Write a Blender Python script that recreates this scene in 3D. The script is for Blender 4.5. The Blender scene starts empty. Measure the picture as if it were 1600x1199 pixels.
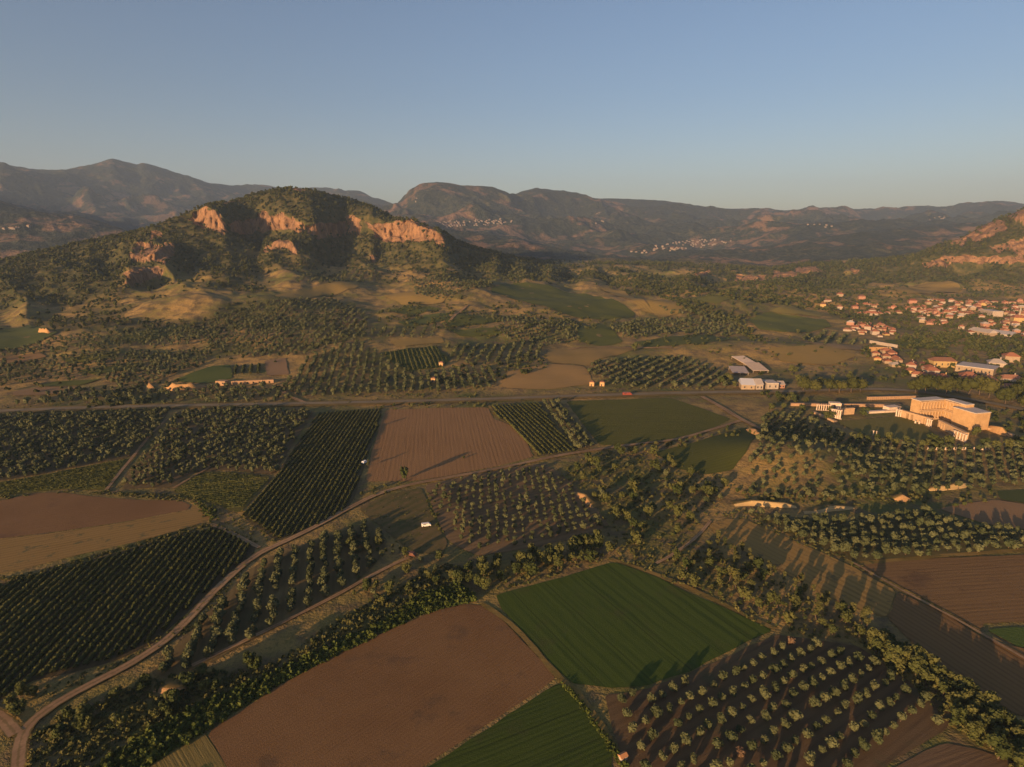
import bpy, bmesh, math, random
import numpy as np
from mathutils import Vector
from mathutils.geometry import tessellate_polygon

# ------------------------------------------------------------------ camera, sky, sun
SC = bpy.context.scene
COL = SC.collection
CAM_H, PITCH, FPX = 130.0, math.radians(13.6), 933.0
SUN_EL = math.radians(8.0)
SUN_H = (0.60, 0.80)                       # horizontal direction the light travels
cam_d = bpy.data.cameras.new("camera"); cam = bpy.data.objects.new("camera", cam_d); COL.objects.link(cam)
cam.location = (0, 0, CAM_H); cam.rotation_euler = (math.pi/2 - PITCH, 0, 0)
cam_d.sensor_width = 36; cam_d.lens = FPX/1600*36; cam_d.clip_start = 1; cam_d.clip_end = 60000
SC.camera = cam
W = bpy.data.worlds.new("World"); SC.world = W; W.use_nodes = True
_nt = W.node_tree; _bg = _nt.nodes['Background']
_sky = _nt.nodes.new('ShaderNodeTexSky'); _sky.sky_type = 'NISHITA'; _sky.sun_disc = False
_sky.sun_elevation = SUN_EL; _sky.sun_rotation = math.atan2(-SUN_H[0], -SUN_H[1])
_sky.air_density = 1.0; _sky.dust_density = 1.8; _sky.ozone_density = 2.5; _sky.altitude = 200
_mx = _nt.nodes.new('ShaderNodeMix'); _mx.data_type = 'RGBA'; _mx.blend_type = 'MULTIPLY'; _mx.inputs[0].default_value = 1.0
_mx.inputs[7].default_value = (1.08, 0.99, 1.03, 1)      # the warm, slightly mauve dust of an evening sky
_tc = _nt.nodes.new('ShaderNodeTexCoord'); _sx = _nt.nodes.new('ShaderNodeSeparateXYZ'); _nt.links.new(_tc.outputs['Generated'], _sx.inputs[0])
_mr = _nt.nodes.new('ShaderNodeMapRange'); _mr.interpolation_type = 'SMOOTHSTEP'; _nt.links.new(_sx.outputs[2], _mr.inputs[0]); _mr.inputs[1].default_value = 0.22; _mr.inputs[2].default_value = 0.0
_hz = _nt.nodes.new('ShaderNodeMix'); _hz.data_type = 'RGBA'; _hz.blend_type = 'MULTIPLY'; _hz.inputs[7].default_value = (1.38, 1.24, 1.12, 1)      # pale dusty band low in the sky
_nt.links.new(_mr.outputs[0], _hz.inputs[0]); _nt.links.new(_mx.outputs[2], _hz.inputs[6])
_nt.links.new(_sky.outputs[0], _mx.inputs[6]); _nt.links.new(_hz.outputs[2], _bg.inputs[0]); _bg.inputs[1].default_value = 0.088
sun_d = bpy.data.lights.new("sun", 'SUN'); sun = bpy.data.objects.new("sun", sun_d); COL.objects.link(sun)
sun_d.energy = 5.0; sun_d.angle = math.radians(0.5); sun_d.color = (1.0, 0.60, 0.29)
sun.rotation_euler = Vector((SUN_H[0]*math.cos(SUN_EL), SUN_H[1]*math.cos(SUN_EL), -math.sin(SUN_EL))).to_track_quat('-Z', 'Y').to_euler()
sun.location = (-300, -300, 400)
SC.view_settings.view_transform = 'Standard'; SC.view_settings.look = 'None'
SC.view_settings.exposure = 0.78; SC.view_settings.gamma = 1.0; SC.view_settings.use_curve_mapping = False
SC.cycles.max_bounces = 4; SC.cycles.diffuse_bounces = 2; SC.cycles.volume_bounces = 0
SC.cycles.transparent_max_bounces = 4; SC.cycles.use_denoising = True
RNG = np.random.default_rng(7)
random.seed(7)

# ------------------------------------------------------------------ noise
def _hash(ix, iy, seed):
    h = (ix.astype(np.int64)*374761393 + iy.astype(np.int64)*668265263 + seed*2147483647) & 0xffffffff
    h = ((h ^ (h >> 13))*1274126177) & 0xffffffff
    return ((h ^ (h >> 16)) & 0xffff)/65535.0*2*np.pi
def perlin(x, y, seed=0):
    x = np.asarray(x, float); y = np.asarray(y, float)
    ix = np.floor(x); iy = np.floor(y); fx = x-ix; fy = y-iy
    u = fx*fx*fx*(fx*(fx*6-15)+10); v = fy*fy*fy*(fy*(fy*6-15)+10)
    def g(dx, dy):
        a = _hash(ix+dx, iy+dy, seed); return np.cos(a)*(fx-dx)+np.sin(a)*(fy-dy)
    a = g(0, 0)*(1-u)+g(1, 0)*u; b = g(0, 1)*(1-u)+g(1, 1)*u
    return (a*(1-v)+b*v)*1.5
def fbm(x, y, octs=4, seed=0, gain=0.5):
    s = 0; a = 1; f = 1
    for o in range(octs):
        s = s+a*perlin(x*f, y*f, seed+o*17); a *= gain; f *= 2.03
    return s
def ridged(x, y, octs=4, seed=0):
    s = 0; a = 1; f = 1
    for o in range(octs):
        s = s+a*(0.5-np.abs(perlin(x*f, y*f, seed+o*13))*1.4); a *= 0.5; f *= 2.1
    return s

# ------------------------------------------------------------------ terrain shape
CP, SP = math.cos(PITCH), math.sin(PITCH)
def ray(px, py):
    yo = np.asarray(py, float)-599.5; lat = np.asarray(px, float)-800.0
    fwd = FPX*CP - yo*SP; down = FPX*SP + yo*CP
    hyp = np.hypot(fwd, lat)
    return np.arctan2(lat, fwd), down/hyp
def proj(x, y, z):
    zz = CAM_H-z
    f = y*CP + zz*SP; v = zz*CP - y*SP
    return 800+x/f*FPX, 599.5+v/f*FPX
Zm, Dm = 'z', 'd'
LAYERS = [
 (Zm, 2.0, 0, [(-300,655,0),(0,645,0),(400,635,0),(800,628,0),(1100,614,0),(1250,600,0),(1400,575,0),(1600,560,0),(1900,560,0)]),
 (Zm, 2.0, 70, [(-300,555,12),(0,555,12),(300,545,14),(600,545,14),(800,545,10),(1000,535,8),(1200,530,6),(1350,520,2),(1600,500,3),(1900,500,3)]),
 (Zm, 1.0, 90, [(-300,520,25),(0,500,25),(200,480,35),(330,455,52),(450,440,60),(600,430,58),(700,445,50),(850,450,40),(1000,440,38),(1200,465,25),(1400,462,14),(1600,452,14),(1900,450,16)]),
 (Dm, .25, 90, [(-300,455,1400),(0,437,1400),(100,412,1420),(200,392,1430),(295,355,1520),(355,371,1430),(400,376,1530),(440,366,1470),(480,364,1420),(540,372,1540),(570,368,1500),(600,378,1480),(650,380,1430),(692,388,1370),(715,397,1440),(760,407,1500),(850,425,1550),(1000,425,1800),(1200,440,1800),(1400,427,2000),(1480,422,2000),(1600,414,2000),(1900,400,2000)]),
 (Dm, .18, 40, [(-300,440,1480),(0,420,1500),(100,398,1500),(200,374,1500),(300,332,1530),(325,324,1484),(345,334,1454),(360,350,1448),(380,340,1538),(405,333,1545),(440,336,1485),(475,346,1436),(490,348,1440),(540,345,1555),(575,338,1512),(600,350,1492),(640,346,1442),(660,355,1428),(690,366,1382),(712,385,1450),(760,398,1510),(850,420,1570),(1000,420,1850),(1200,432,1900),(1400,417,2040),(1440,406,2030),(1500,405,2030),(1600,400,2020),(1900,380,2020)]),
 (Dm, .25, 45, [(-300,430,1600),(0,410,1600),(60,398,1600),(120,383,1600),(200,365,1600),(250,355,1580),(290,336,1580),(325,321,1560),(345,318,1640),(400,303,1680),(450,297,1680),(465,294,1660),(480,299,1660),(540,310,1680),(580,325,1660),(610,343,1600),(640,341,1500),(660,350,1490),(690,360,1470),(715,380,1520),(760,395,1580),(850,415,1650),(900,415,1700),(1000,412,1950),(1100,415,2000),(1200,422,2050),(1300,415,2150),(1400,404,2200),(1440,398,2250),(1500,372,2300),(1540,350,2350),(1575,337,2380),(1600,329,2400),(1700,300,2400),(1900,290,2400)]),
 (Dm, .8, 24, [(-300,450,2200),(0,425,2200),(200,395,2200),(450,350,2300),(620,375,2200),(700,400,2100),(800,407,2200),(1000,404,2400),(1200,412,2500),(1300,405,2550),(1400,399,2600),(1500,395,2800),(1600,370,2900),(1900,330,2900)]),
 (Dm, .8, 50, [(-300,270,4000),(0,298,4000),(60,311,3900),(120,331,3700),(170,350,3500),(200,362,3400),(260,372,3300),(300,375,3300),(450,345,3500),(620,368,3300),(700,374,3200),(800,377,3200),(900,387,3200),(1000,397,3200),(1100,396,3200),(1200,390,3300),(1300,380,3400),(1400,376,3500),(1600,372,3500),(1900,370,3500)]),
 (Dm, .8, 40, [(-300,300,5500),(0,318,5000),(100,345,4800),(200,364,4600),(300,365,4600),(450,335,4800),(620,345,4100),(700,351,3950),(800,349,3950),(900,365,4000),(1000,372,4100),(1100,372,4200),(1200,362,4300),(1300,357,4600),(1400,356,4700),(1600,355,4700),(1900,355,4700)]),
 (Dm, .6, 60, [(-300,268,6500),(0,281,6500),(100,302,6500),(200,312,6500),(300,330,6500),(400,325,7000),(500,315,7500),(600,335,5500),(650,320,4700),(750,320,4700),(820,327,4900),(900,336,5200),(1000,345,5500),(1100,350,5600),(1200,346,5600),(1300,341,6500),(1400,342,7000),(1600,343,7000),(1900,345,7000)]),
 (Dm, .12, 70, [(-300,240,8500),(0,253,8500),(40,259,8500),(85,268,8500),(110,266,8500),(150,256,8500),(175,249,8500),(195,254,8500),(215,257,8500),(222,253,8500),(240,259,8500),(290,277,8500),(330,287,8600),(360,292,9000),(385,287,9500),(410,288,9500),(430,292,9500),(480,294,9500),(520,294,9500),(560,299,9000),(590,312,8500),(612,319,7800),(622,318,6500),(638,297,5500),(660,289,5400),(700,287,5400),(720,289,5400),(770,291,5500),(795,301,5600),(808,304,6200),(820,299,6500),(840,297,6600),(880,300,6800),(920,305,7000),(1000,312,7500),(1100,322,8000),(1150,327,8500),(1210,331,9000),(1260,327,9500),(1295,322,9500),(1330,325,10000),(1400,326,10000),(1480,322,10000),(1540,317,10000),(1570,317,10000),(1600,321,10000),(1900,330,10000)]),
 (Dm, .5, 8, [(-300,320,12500),(0,330,12500),(620,360,12000),(800,360,10000),(1600,365,13500),(1900,365,13500)]),
 (Dm, 1., 3, [(-300,366,15000),(800,366,15000),(1900,366,15000)]),
]
AZG = np.radians(np.arange(-88, 88.001, 0.05))
def _gauss(a, sig_deg):
    n = max(1, int(sig_deg/0.05*3)); k = np.exp(-0.5*(np.arange(-n, n+1)/(sig_deg/0.05))**2); k /= k.sum()
    return np.convolve(np.pad(a, n, mode='edge'), k, mode='valid')
LD = [np.zeros_like(AZG)]; LZ = [np.zeros_like(AZG)]
for mode, sm, rows, pts in LAYERS:
    P = np.array(pts, float); az, t = ray(P[:, 0], P[:, 1])
    if mode == Zm: z = P[:, 2]; d = (CAM_H-z)/t
    else: d = P[:, 2]; z = CAM_H-d*t
    dg = np.interp(AZG, az, d); zg = np.interp(AZG, az, z)
    LD.append(_gauss(dg, sm)); LZ.append(_gauss(zg, sm))
for k in range(1, len(LD)): LD[k] = np.maximum(LD[k], LD[k-1]+8)
LD = np.array(LD); LZ = np.array(LZ); NL = len(LD)
#            L0 L1 L2  L3  L4  L5  L6  L7  L8 L9  L10 L11 L12 L13
AMP_N = np.array([0, 0, 4, 8, 14, 7, 3, 12, 8, 6, 6, 2, 0, 0], float)
AMP_F = np.array([0, 0, 0, 0, 0, 0, 0, 18, 70, 110, 230, 30, 60, 0], float)
def tab(az):
    f = np.clip((az-AZG[0])/(AZG[1]-AZG[0]), 0, len(AZG)-1.001); i = f.astype(int); w = f-i
    return LD[:, i]*(1-w)+LD[:, i+1]*w, LZ[:, i]*(1-w)+LZ[:, i+1]*w
BUMPS = []        # (x, y, rx, ry, h)
STEPS = []        # small cliffs: (azimuths, distances, heights, softness)
def hermite(az, d):
    """height without noise, and the layer parameter"""
    D, Z = tab(az)
    h = np.diff(D, axis=0); s = np.diff(Z, axis=0)/h
    m = np.zeros_like(D)
    w1 = 2*h[1:]+h[:-1]; w2 = h[1:]+2*h[:-1]
    with np.errstate(divide='ignore', invalid='ignore'):
        mm = (w1+w2)/(w1/s[:-1]+w2/s[1:])
    m[1:-1] = np.where(s[:-1]*s[1:] > 0, np.nan_to_num(mm), 0)
    k = np.clip((D <= d).sum(0)-1, 0, NL-2); j = np.arange(len(d))
    t = np.clip((d-D[k, j])/h[k, j], 0, 1)
    a, b, ma, mb, hh = Z[k, j], Z[k+1, j], m[k, j], m[k+1, j], h[k, j]
    t2 = t*t; t3 = t2*t
    return (2*t3-3*t2+1)*a+(t3-2*t2+t)*hh*ma+(-2*t3+3*t2)*b+(t3-t2)*hh*mb, k+t
def H(x, y, want_lp=False):
    x = np.asarray(x, float); y = np.asarray(y, float); sh = x.shape
    x = x.ravel(); y = y.ravel()
    az = np.arctan2(x, y); d = np.hypot(x, y)
    wz = np.clip((d-950)/250, 0, 1)*np.clip((2600-d)/400, 0, 1)
    z, lp = hermite(az+wz*(0.010*perlin(x/130, y/130, 61)+0.004*perlin(x/45, y/45, 62)), d)
    an = np.interp(lp, np.arange(NL), AMP_N); af = np.interp(lp, np.arange(NL), AMP_F)
    z = z+an*fbm(x/150, y/150, 4, 3)+an*0.25*fbm(x/26, y/26, 2, 9)
    sp = np.interp(lp, [2.6, 3.4, 4.0, 4.6, 5.2], [0, 14, 22, 12, 0])*np.clip((2600-d)/300, 0, 1)*np.clip((d-900)/150, 0, 1)
    if (sp > 0).any():
        aw = az+0.012*perlin(x/120, y/120, 71)
        z = z+sp*(0.55-1.5*np.abs(perlin(aw*13+3.3, d/700, 73)))
    far = af > 0
    if far.any():
        xf, yf = x[far], y[far]
        z[far] += af[far]*(ridged(xf/1500+7, yf/1500, 5, 21)-0.5)
    for bx, by, rx, ry, hb in BUMPS:
        q = ((x-bx)/rx)**2+((y-by)/ry)**2
        z = z+hb*np.exp(-q)
    for saz, sd, shh, soft in STEPS:
        d0 = np.interp(az, saz, sd); hh = np.interp(az, saz, shh, left=0, right=0)
        q = d-d0+6*perlin(x/18, y/18, 5)
        up = 1/(1+np.exp(-np.clip(q/soft, -30, 30)))
        z = z+hh*up*np.exp(-np.maximum(q, 0)/90)
    z = z.reshape(sh)
    return (z, lp.reshape(sh)) if want_lp else z
def G(px, py, dmax=16000):
    """ground point seen at a pixel of the photograph"""
    px = np.atleast_1d(np.asarray(px, float)); py = np.atleast_1d(np.asarray(py, float))
    az, t = ray(px, py)
    sx, sy = np.sin(az), np.cos(az)
    ds = np.concatenate([np.linspace(80, 700, 70), np.geomspace(706, dmax, 330)])
    hit = np.full(len(px), np.nan); pd = np.full(len(px), 60.0)
    live = np.ones(len(px), bool)
    for d in ds:
        if not live.any(): break
        i = np.where(live)[0]
        below = CAM_H-d*t[i] <= H(sx[i]*d, sy[i]*d)
        j = i[below]
        if len(j):
            lo = pd[j].copy(); hi = np.full(len(j), d)
            for _ in range(12):
                m = (lo+hi)/2; b = CAM_H-m*t[j] <= H(sx[j]*m, sy[j]*m)
                hi = np.where(b, m, hi); lo = np.where(b, lo, m)
            hit[j] = hi; live[j] = False
        pd[live] = d
    hit = np.where(np.isnan(hit), dmax, hit)
    return np.stack([sx*hit, sy*hit], 1)
def flat(px, py, z=0.0):
    az, t = ray(px, py); d = (CAM_H-z)/t
    return np.stack([np.sin(az)*d, np.cos(az)*d], -1)
def add_bump(px, py, rx, ry, h):
    p = G([px], [py])[0]; BUMPS.append((p[0], p[1], rx, ry, h))
def add_step(pts, h, soft=3.0):
    P = np.array(pts, float); g = G(P[:, 0], P[:, 1]); az = np.arctan2(g[:, 0], g[:, 1]); d = np.hypot(g[:, 0], g[:, 1])
    hh = np.full(len(P), float(h)); hh[0] = hh[-1] = 0
    STEPS.append((az, d, hh, soft))
for a in [(1235,722,42,36,11), (300,478,60,45,10), (640,468,60,40,8), (735,462,40,40,9), (1020,478,60,40,7), (1110,470,60,40,7),
          (1130,545,90,50,6), (1290,550,80,50,5), (560,452,60,40,6), (420,470,70,40,5), (880,520,60,40,3)]: add_bump(*a)
for pts, h in [(([(192,452),(205,448),(230,444),(262,436),(276,438)]), 22), ([(196,420),(210,412),(240,408),(270,396),(280,396)], 16), ([(205,392),(220,388),(240,382),(255,384)], 12),
               ([(408,392),(420,390),(440,388),(458,392),(466,398)], 16), ([(1438,418),(1460,417),(1500,416),(1540,415),(1570,412),(1600,412)], 16),
               ([(1575,352),(1590,352),(1620,352),(1650,350)], 30), ([(575,408),(580,407),(586,407),(590,408)], 14)]: add_step(pts, h)

# ------------------------------------------------------------------ helpers
def mesh_obj(name, V, faces, mats=(), mi=None, parent=None, smooth=False, attrs=None):
    """V (n,3); faces: list of (m,3)/(m,4) int arrays; mi: list of material indices, one per array"""
    me = bpy.data.meshes.new(name)
    V = np.ascontiguousarray(V, np.float32)
    faces = [np.asarray(f, np.int32) for f in faces if len(f)]
    nl = sum(f.size for f in faces); nf = sum(len(f) for f in faces)
    me.vertices.add(len(V)); me.vertices.foreach_set('co', V.ravel())
    me.loops.add(nl); me.polygons.add(nf)
    me.loops.foreach_set('vertex_index', np.concatenate([f.ravel() for f in faces]))
    tot = np.concatenate([np.full(len(f), f.shape[1], np.int32) for f in faces])
    me.polygons.foreach_set('loop_start', np.concatenate([[0], np.cumsum(tot)[:-1]]).astype(np.int32))
    if mi is not None:
        m = np.concatenate([(np.full(len(f), a, np.int32) if np.isscalar(a) else np.asarray(a, np.int32)) for f, a in zip(faces, mi)])
        me.polygons.foreach_set('material_index', m)
    if smooth: me.polygons.foreach_set('use_smooth', np.ones(nf, bool))
    for m in mats: me.materials.append(m)
    for k, a in (attrs or {}).items():
        a = np.asarray(a, np.float32)
        if a.ndim == 2:
            at = me.attributes.new(k, 'FLOAT_COLOR', 'POINT'); at.data.foreach_set('color', a.ravel())
        else:
            at = me.attributes.new(k, 'FLOAT', 'POINT'); at.data.foreach_set('value', a)
    me.update(calc_edges=True)
    return me if parent is False else link(name, me, parent)
def link(name, me, parent=None, loc=None):
    o = bpy.data.objects.new(name, me); COL.objects.link(o)
    if parent is not None: o.parent = parent
    if loc is not None: o.location = loc
    return o
def tag(o, label=None, cat=None, group=None, kind=None):
    for k, v in (('label', label), ('category', cat), ('group', group), ('kind', kind)):
        if v: o[k] = v
    return o
def empty(name, loc, rz=0.0, label=None, cat=None, group=None):
    o = bpy.data.objects.new(name, None); COL.objects.link(o); o.location = loc; o.rotation_euler = (0, 0, rz)
    o.empty_display_size = 0.5
    return tag(o, label, cat, group)
def inpoly(x, y, P):
    x = np.asarray(x, float); y = np.asarray(y, float)
    r = np.zeros(x.shape, bool); n = len(P); j = n-1
    for i in range(n):
        xi, yi = P[i]; xj, yj = P[j]
        c = ((yi > y) != (yj > y))
        with np.errstate(divide='ignore', invalid='ignore'):
            r ^= c & (x < (xj-xi)*(y-yi)/((yj-yi) if yj != yi else 1e-9)+xi)
        j = i
    return r
class NT:
    def __init__(s, name):
        s.m = bpy.data.materials.new(name); s.m.use_nodes = True; s.t = s.m.node_tree
        s.b = s.t.nodes['Principled BSDF']; s.b.inputs['Roughness'].default_value = 0.9
        s.b.inputs['Specular IOR Level'].default_value = 0.15
    def n(s, ty, **kw):
        o = s.t.nodes.new(ty)
        for k, v in kw.items():
            if k.startswith('i_'):
                key = k[2:]; key = int(key) if key.isdigit() else key.replace('_', ' ')
                if hasattr(v, 'is_output') or isinstance(v, bpy.types.NodeSocket): s.t.links.new(v, o.inputs[key])
                else: o.inputs[key].default_value = v
            else: setattr(o, k, v)
        return o
    def math(s, op, a, b=0.0, c=None):
        o = s.n('ShaderNodeMath', operation=op, i_0=a, i_1=b)
        if c is not None:
            if isinstance(c, bpy.types.NodeSocket): s.t.links.new(c, o.inputs[2])
            else: o.inputs[2].default_value = c
        return o.outputs[0]
    def pos(s): return s.n('ShaderNodeNewGeometry').outputs['Position']
    def noise(s, vec, scale, detail=3, rough=0.55, lac=2.0):
        return s.n('ShaderNodeTexNoise', i_Vector=vec, i_Scale=scale, i_Detail=detail, i_Roughness=rough).outputs[0]
    def ramp(s, f, a, b):       # smooth remap to 0..1
        return s.n('ShaderNodeMapRange', interpolation_type='SMOOTHSTEP', i_0=f, i_1=a, i_2=b).outputs[0]
    def mix(s, f, a, b, blend='MIX'):
        o = s.n('ShaderNodeMix', data_type='RGBA', blend_type=blend)
        for k, v in ((0, f), (6, a), (7, b)):
            if isinstance(v, bpy.types.NodeSocket): s.t.links.new(v, o.inputs[k])
            else: o.inputs[k].default_value = v if k == 0 else (*v[:3], 1)
        return o.outputs[2]
    def attr(s, name): return s.n('ShaderNodeAttribute', attribute_name=name)
    def bump(s, h, strength=0.5, dist=1.0):
        o = s.n('ShaderNodeBump', i_Strength=strength, i_Distance=dist, i_Height=h); s.t.links.new(o.outputs[0], s.b.inputs['Normal'])
    def col(s, c):
        if isinstance(c, bpy.types.NodeSocket): s.t.links.new(c, s.b.inputs['Base Color'])
        else: s.b.inputs['Base Color'].default_value = (*c[:3], 1)
        return s.m

# ------------------------------------------------------------------ terrain mesh
def terrain_material():
    m = NT("hill_ground"); p = m.pos()
    cv = m.n('ShaderNodeSeparateColor', i_0=m.attr('cover').outputs['Color'])
    forest, rock, far = cv.outputs[0], cv.outputs[1], cv.outputs[2]
    n1 = m.noise(p, 0.012, 5, 0.6); n2 = m.noise(p, 0.09, 4, 0.65); n3 = m.noise(p, 0.7, 3, 0.6)
    grass = m.mix(m.ramp(n1, 0.36, 0.62), (0.104, 0.108, 0.025), (0.320, 0.208, 0.070))
    grass = m.mix(m.ramp(n2, 0.42, 0.68), grass, (0.135, 0.095, 0.048))
    grass = m.mix(m.math('MULTIPLY', m.ramp(n3, 0.5, 0.7), 0.6), grass, (0.060, 0.066, 0.024))
    wood = m.mix(m.ramp(n2, 0.4, 0.7), (0.042, 0.046, 0.015), (0.105, 0.085, 0.033))
    # far slopes: maquis and pine with clearings, ploughed and burnt patches
    f1 = m.noise(p, 0.0016, 6, 0.62); f2 = m.noise(p, 0.008, 5, 0.6); f3 = m.noise(p, 0.035, 4, 0.7)
    farc = m.mix(m.ramp(f3, 0.38, 0.64), (0.016, 0.024, 0.016), (0.050, 0.054, 0.034))
    farc = m.mix(m.math('MULTIPLY', m.ramp(f1, 0.51, 0.57), m.ramp(f2, 0.44, 0.56)), farc, (0.190, 0.115, 0.068))
    farc = m.mix(m.math('MULTIPLY', m.ramp(f2, 0.60, 0.68), 0.7), farc, (0.14, 0.12, 0.055))
    vs = m.n('ShaderNodeMapping', i_Vector=p); vs.inputs['Scale'].default_value = (1, 1, 0.35)
    r1 = m.noise(vs.outputs[0], 0.06, 5, 0.65); r2 = m.noise(p, 0.5, 4, 0.7)
    rockc = m.mix(m.ramp(r1, 0.35, 0.65), (0.285, 0.165, 0.090), (0.150, 0.088, 0.052))
    rockc = m.mix(m.math('MULTIPLY', m.ramp(m.noise(vs.outputs[0], 0.16, 5, 0.75), 0.53, 0.62), 0.75), rockc, (0.085, 0.058, 0.034))
    c = m.mix(forest, grass, wood); c = m.mix(far, c, farc)
    c = m.mix(m.ramp(m.math('ADD', rock, m.math('MULTIPLY', m.math('SUBTRACT', r1, 0.5), 1.6)), 0.42, 0.58), c, rockc)
    hb = m.math('ADD', m.math('MULTIPLY', m.noise(p, 0.25, 4, 0.7), 2.0), m.math('ADD', m.math('MULTIPLY', m.math('MULTIPLY', f3, far), 40.0), m.math('MULTIPLY', m.math('MULTIPLY', r1, rock), 14.0)))
    m.bump(hb, 0.6, 1.0)
    return m.col(c)
ROCK = [ [(1503,366),(1540,351),(1562,343),(1578,358),(1548,370),(1520,380)], [(1545,386),(1575,378),(1600,372),(1600,384),(1560,396)], [(1338,386),(1365,389),(1362,396),(1336,395)], [(1314,400),(1326,399),(1325,409),(1316,411)], [(1330,419),(1343,420),(1340,428),(1329,428)], [(1210,426),(1240,424),(1242,432),(1205,434)], [(1240,420),(1275,415),(1285,424),(1242,431)], [(1150,432),(1200,429),(1196,438),(1150,441)], [(1085,425),(1110,422),(1112,428),(1088,431)], # outlines of bare cliff faces
 [(293,343),(303,333),(322,322),(342,334),(352,350),(359,366),(350,368),(330,361),(312,354)],
 [(400,332),(412,330),(425,338),(445,333),(470,347),(478,350),(478,363),(462,362),(448,358),(430,360),(400,362)],
 [(412,386),(425,380),(440,374),(452,374),(465,388),(466,398),(452,394),(440,388),(425,393),(412,394)],
 [(540,338),(560,338),(566,366),(545,368)], [(570,345),(592,350),(612,346),(640,342),(660,352),(680,358),(694,370),(694,386),(678,378),(650,377),(620,379),(600,378),(585,372)],
 [(355,350),(400,340),(402,362),(372,368),(360,362)], [(480,352),(540,345),(540,368),(500,372),(482,366)],
 [(195,428),(208,420),(240,418),(260,422),(258,434),(240,436),(222,442),(196,451)],
 [(204,386),(222,378),(246,380),(272,382),(272,396),(258,412),(236,410),(206,408)], [(232,362),(248,360),(252,370),(236,378)],
 [(578,398),(588,398),(588,408),(577,408)], [(456,292),(474,292),(476,297),(456,299)],
 [(350,314),(372,308),(374,313),(352,319)],
 [(1570,337),(1600,326),(1700,290),(1700,345),(1640,352),(1600,352),(1585,345)], [(1480,368),(1500,362),(1512,372),(1505,388),(1490,380)],
 [(1440,410),(1470,402),(1500,398),(1530,402),(1570,400),(1600,400),(1600,411),(1560,413),(1510,409),(1480,415),(1445,418)],
 [(1580,378),(1600,375),(1605,398),(1585,396)],
]
TAN = [ [(560,455),(640,462),(760,470),(900,500),(860,515),(760,505),(650,490),(560,480)], [(860,545),(1060,540),(1160,560),(1100,575),(930,566)],
 [(190,498),(225,470),(260,458),(310,452),(360,452),(350,470),(300,495),(240,505)], [(405,432),(440,420),(470,424),(500,420),(560,430),(560,440),(500,450),(430,465),(415,450)],
 [(430,445),(560,436),(560,448),(460,470)], [(600,455),(650,448),(690,460),(640,478)], [(720,450),(765,448),(770,465),(735,475)],
 [(850,440),(920,440),(1000,470),(1020,500),(990,480),(900,460)], [(1000,470),(1060,460),(1140,470),(1150,480),(1070,478),(1010,500)],
 [(1060,540),(1200,530),(1330,550),(1350,600),(1240,600),(1150,580),(1100,560)], [(1320,445),(1490,440),(1530,455),(1480,460),(1360,462)],
 [(1240,420),(1275,415),(1285,425),(1240,432)], [(1330,385),(1365,388),(1362,398),(1330,396)], [(1150,430),(1200,428),(1195,440),(1150,442)], [(1310,400),(1325,398),(1325,410),(1315,412)], [(1210,425),(1240,425),(1240,433),(1205,434)],
 [(1320,420),(1340,420),(1338,430),(1320,430)],
]
def smooth_mask(px, py, polys, wob, blur=0):
    r = np.zeros(px.shape)
    qx = px+wob*perlin(px/14, py/9, 31); qy = py+wob*.7*perlin(px/14+40, py/9, 33)
    for P in polys: r[inpoly(qx, qy, P)] = 1
    return r
def forest_amount(x, y, lp, px, py):
    n = fbm(x/170, y/170, 3, 41)
    f = np.clip((lp-3.15+n*0.5)*3, 0, 1)*np.clip((7.2-lp)*2, 0, 1)
    right = np.clip(np.arctan2(x, y)/0.08, 0, 1)*np.clip((0.42-np.arctan2(x, y))/0.06, 0, 1)
    patch = np.clip((fbm(x/140+9, y/140, 4, 47)+0.02)*5, 0, 1)
    f = f*(1-right)+f*right*patch*(lp < 6.8)
    f = np.maximum(f, np.clip((n-0.22)*4, 0, 1)*np.clip((lp-1.8)*1.5, 0, 1)*0.7*(lp < 7))
    return f*(1-smooth_mask(px, py, TAN, 5))
def build_terrain():
    az = np.radians(np.concatenate([np.arange(-85, -47, 1.5), np.arange(-47, 47.01, 0.085), np.arange(48.5, 86, 1.5)]))
    D, Z = tab(az)
    rows = [0.02]
    counts = [36]+[l[2] for l in LAYERS][1:]
    dist = []
    for k, n in enumerate(counts):
        s = np.arange(n)/n
        if k == 0: s = np.concatenate([[0.02], np.linspace(0.1, 0.97, n-1)])
        dist.append(D[k]+(D[k+1]-D[k])*s[:, None])
    dist.append(D[-1][None, :]); dist = np.concatenate(dist, 0)
    A = np.broadcast_to(az, dist.shape)
    X = np.sin(A)*dist; Y = np.cos(A)*dist
    Zh, lp = H(X, Y, True)
    nr, nc = dist.shape
    px, py = proj(X, Y, Zh)
    near = (lp > 2.5) & (lp < 6.3) & (Y > 100)
    rock = np.where(near, smooth_mask(px, py, ROCK, 6), 0)
    # rough cliff faces: push rock out and in
    fr = np.where(Y > 50, forest_amount(X, Y, lp, px, py), 0)
    fr = fr*(1-rock)
    far = np.clip((lp-6.6)*2.5, 0, 1)
    push = rock*(ridged(X/26+Zh/90, Y/26+Zh/70, 4, 55)-0.3)*11
    X = X-np.sin(A)*push; Y = Y-np.cos(A)*push
    V = np.stack([X, Y, Zh], -1).reshape(-1, 3)
    i = np.arange(nr*nc).reshape(nr, nc)
    F = np.stack([i[:-1, :-1], i[:-1, 1:], i[1:, 1:], i[1:, :-1]], -1).reshape(-1, 4)
    cov = np.stack([fr, rock, far, np.ones_like(fr)], -1).reshape(-1, 4)
    o = mesh_obj('terrain', V, [F[:, ::-1]], [terrain_material()], smooth=True, attrs={'cover': cov})
    tag(o, kind='structure', label='rolling farmland rising to wooded hills and far mountains', cat='terrain')
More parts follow.
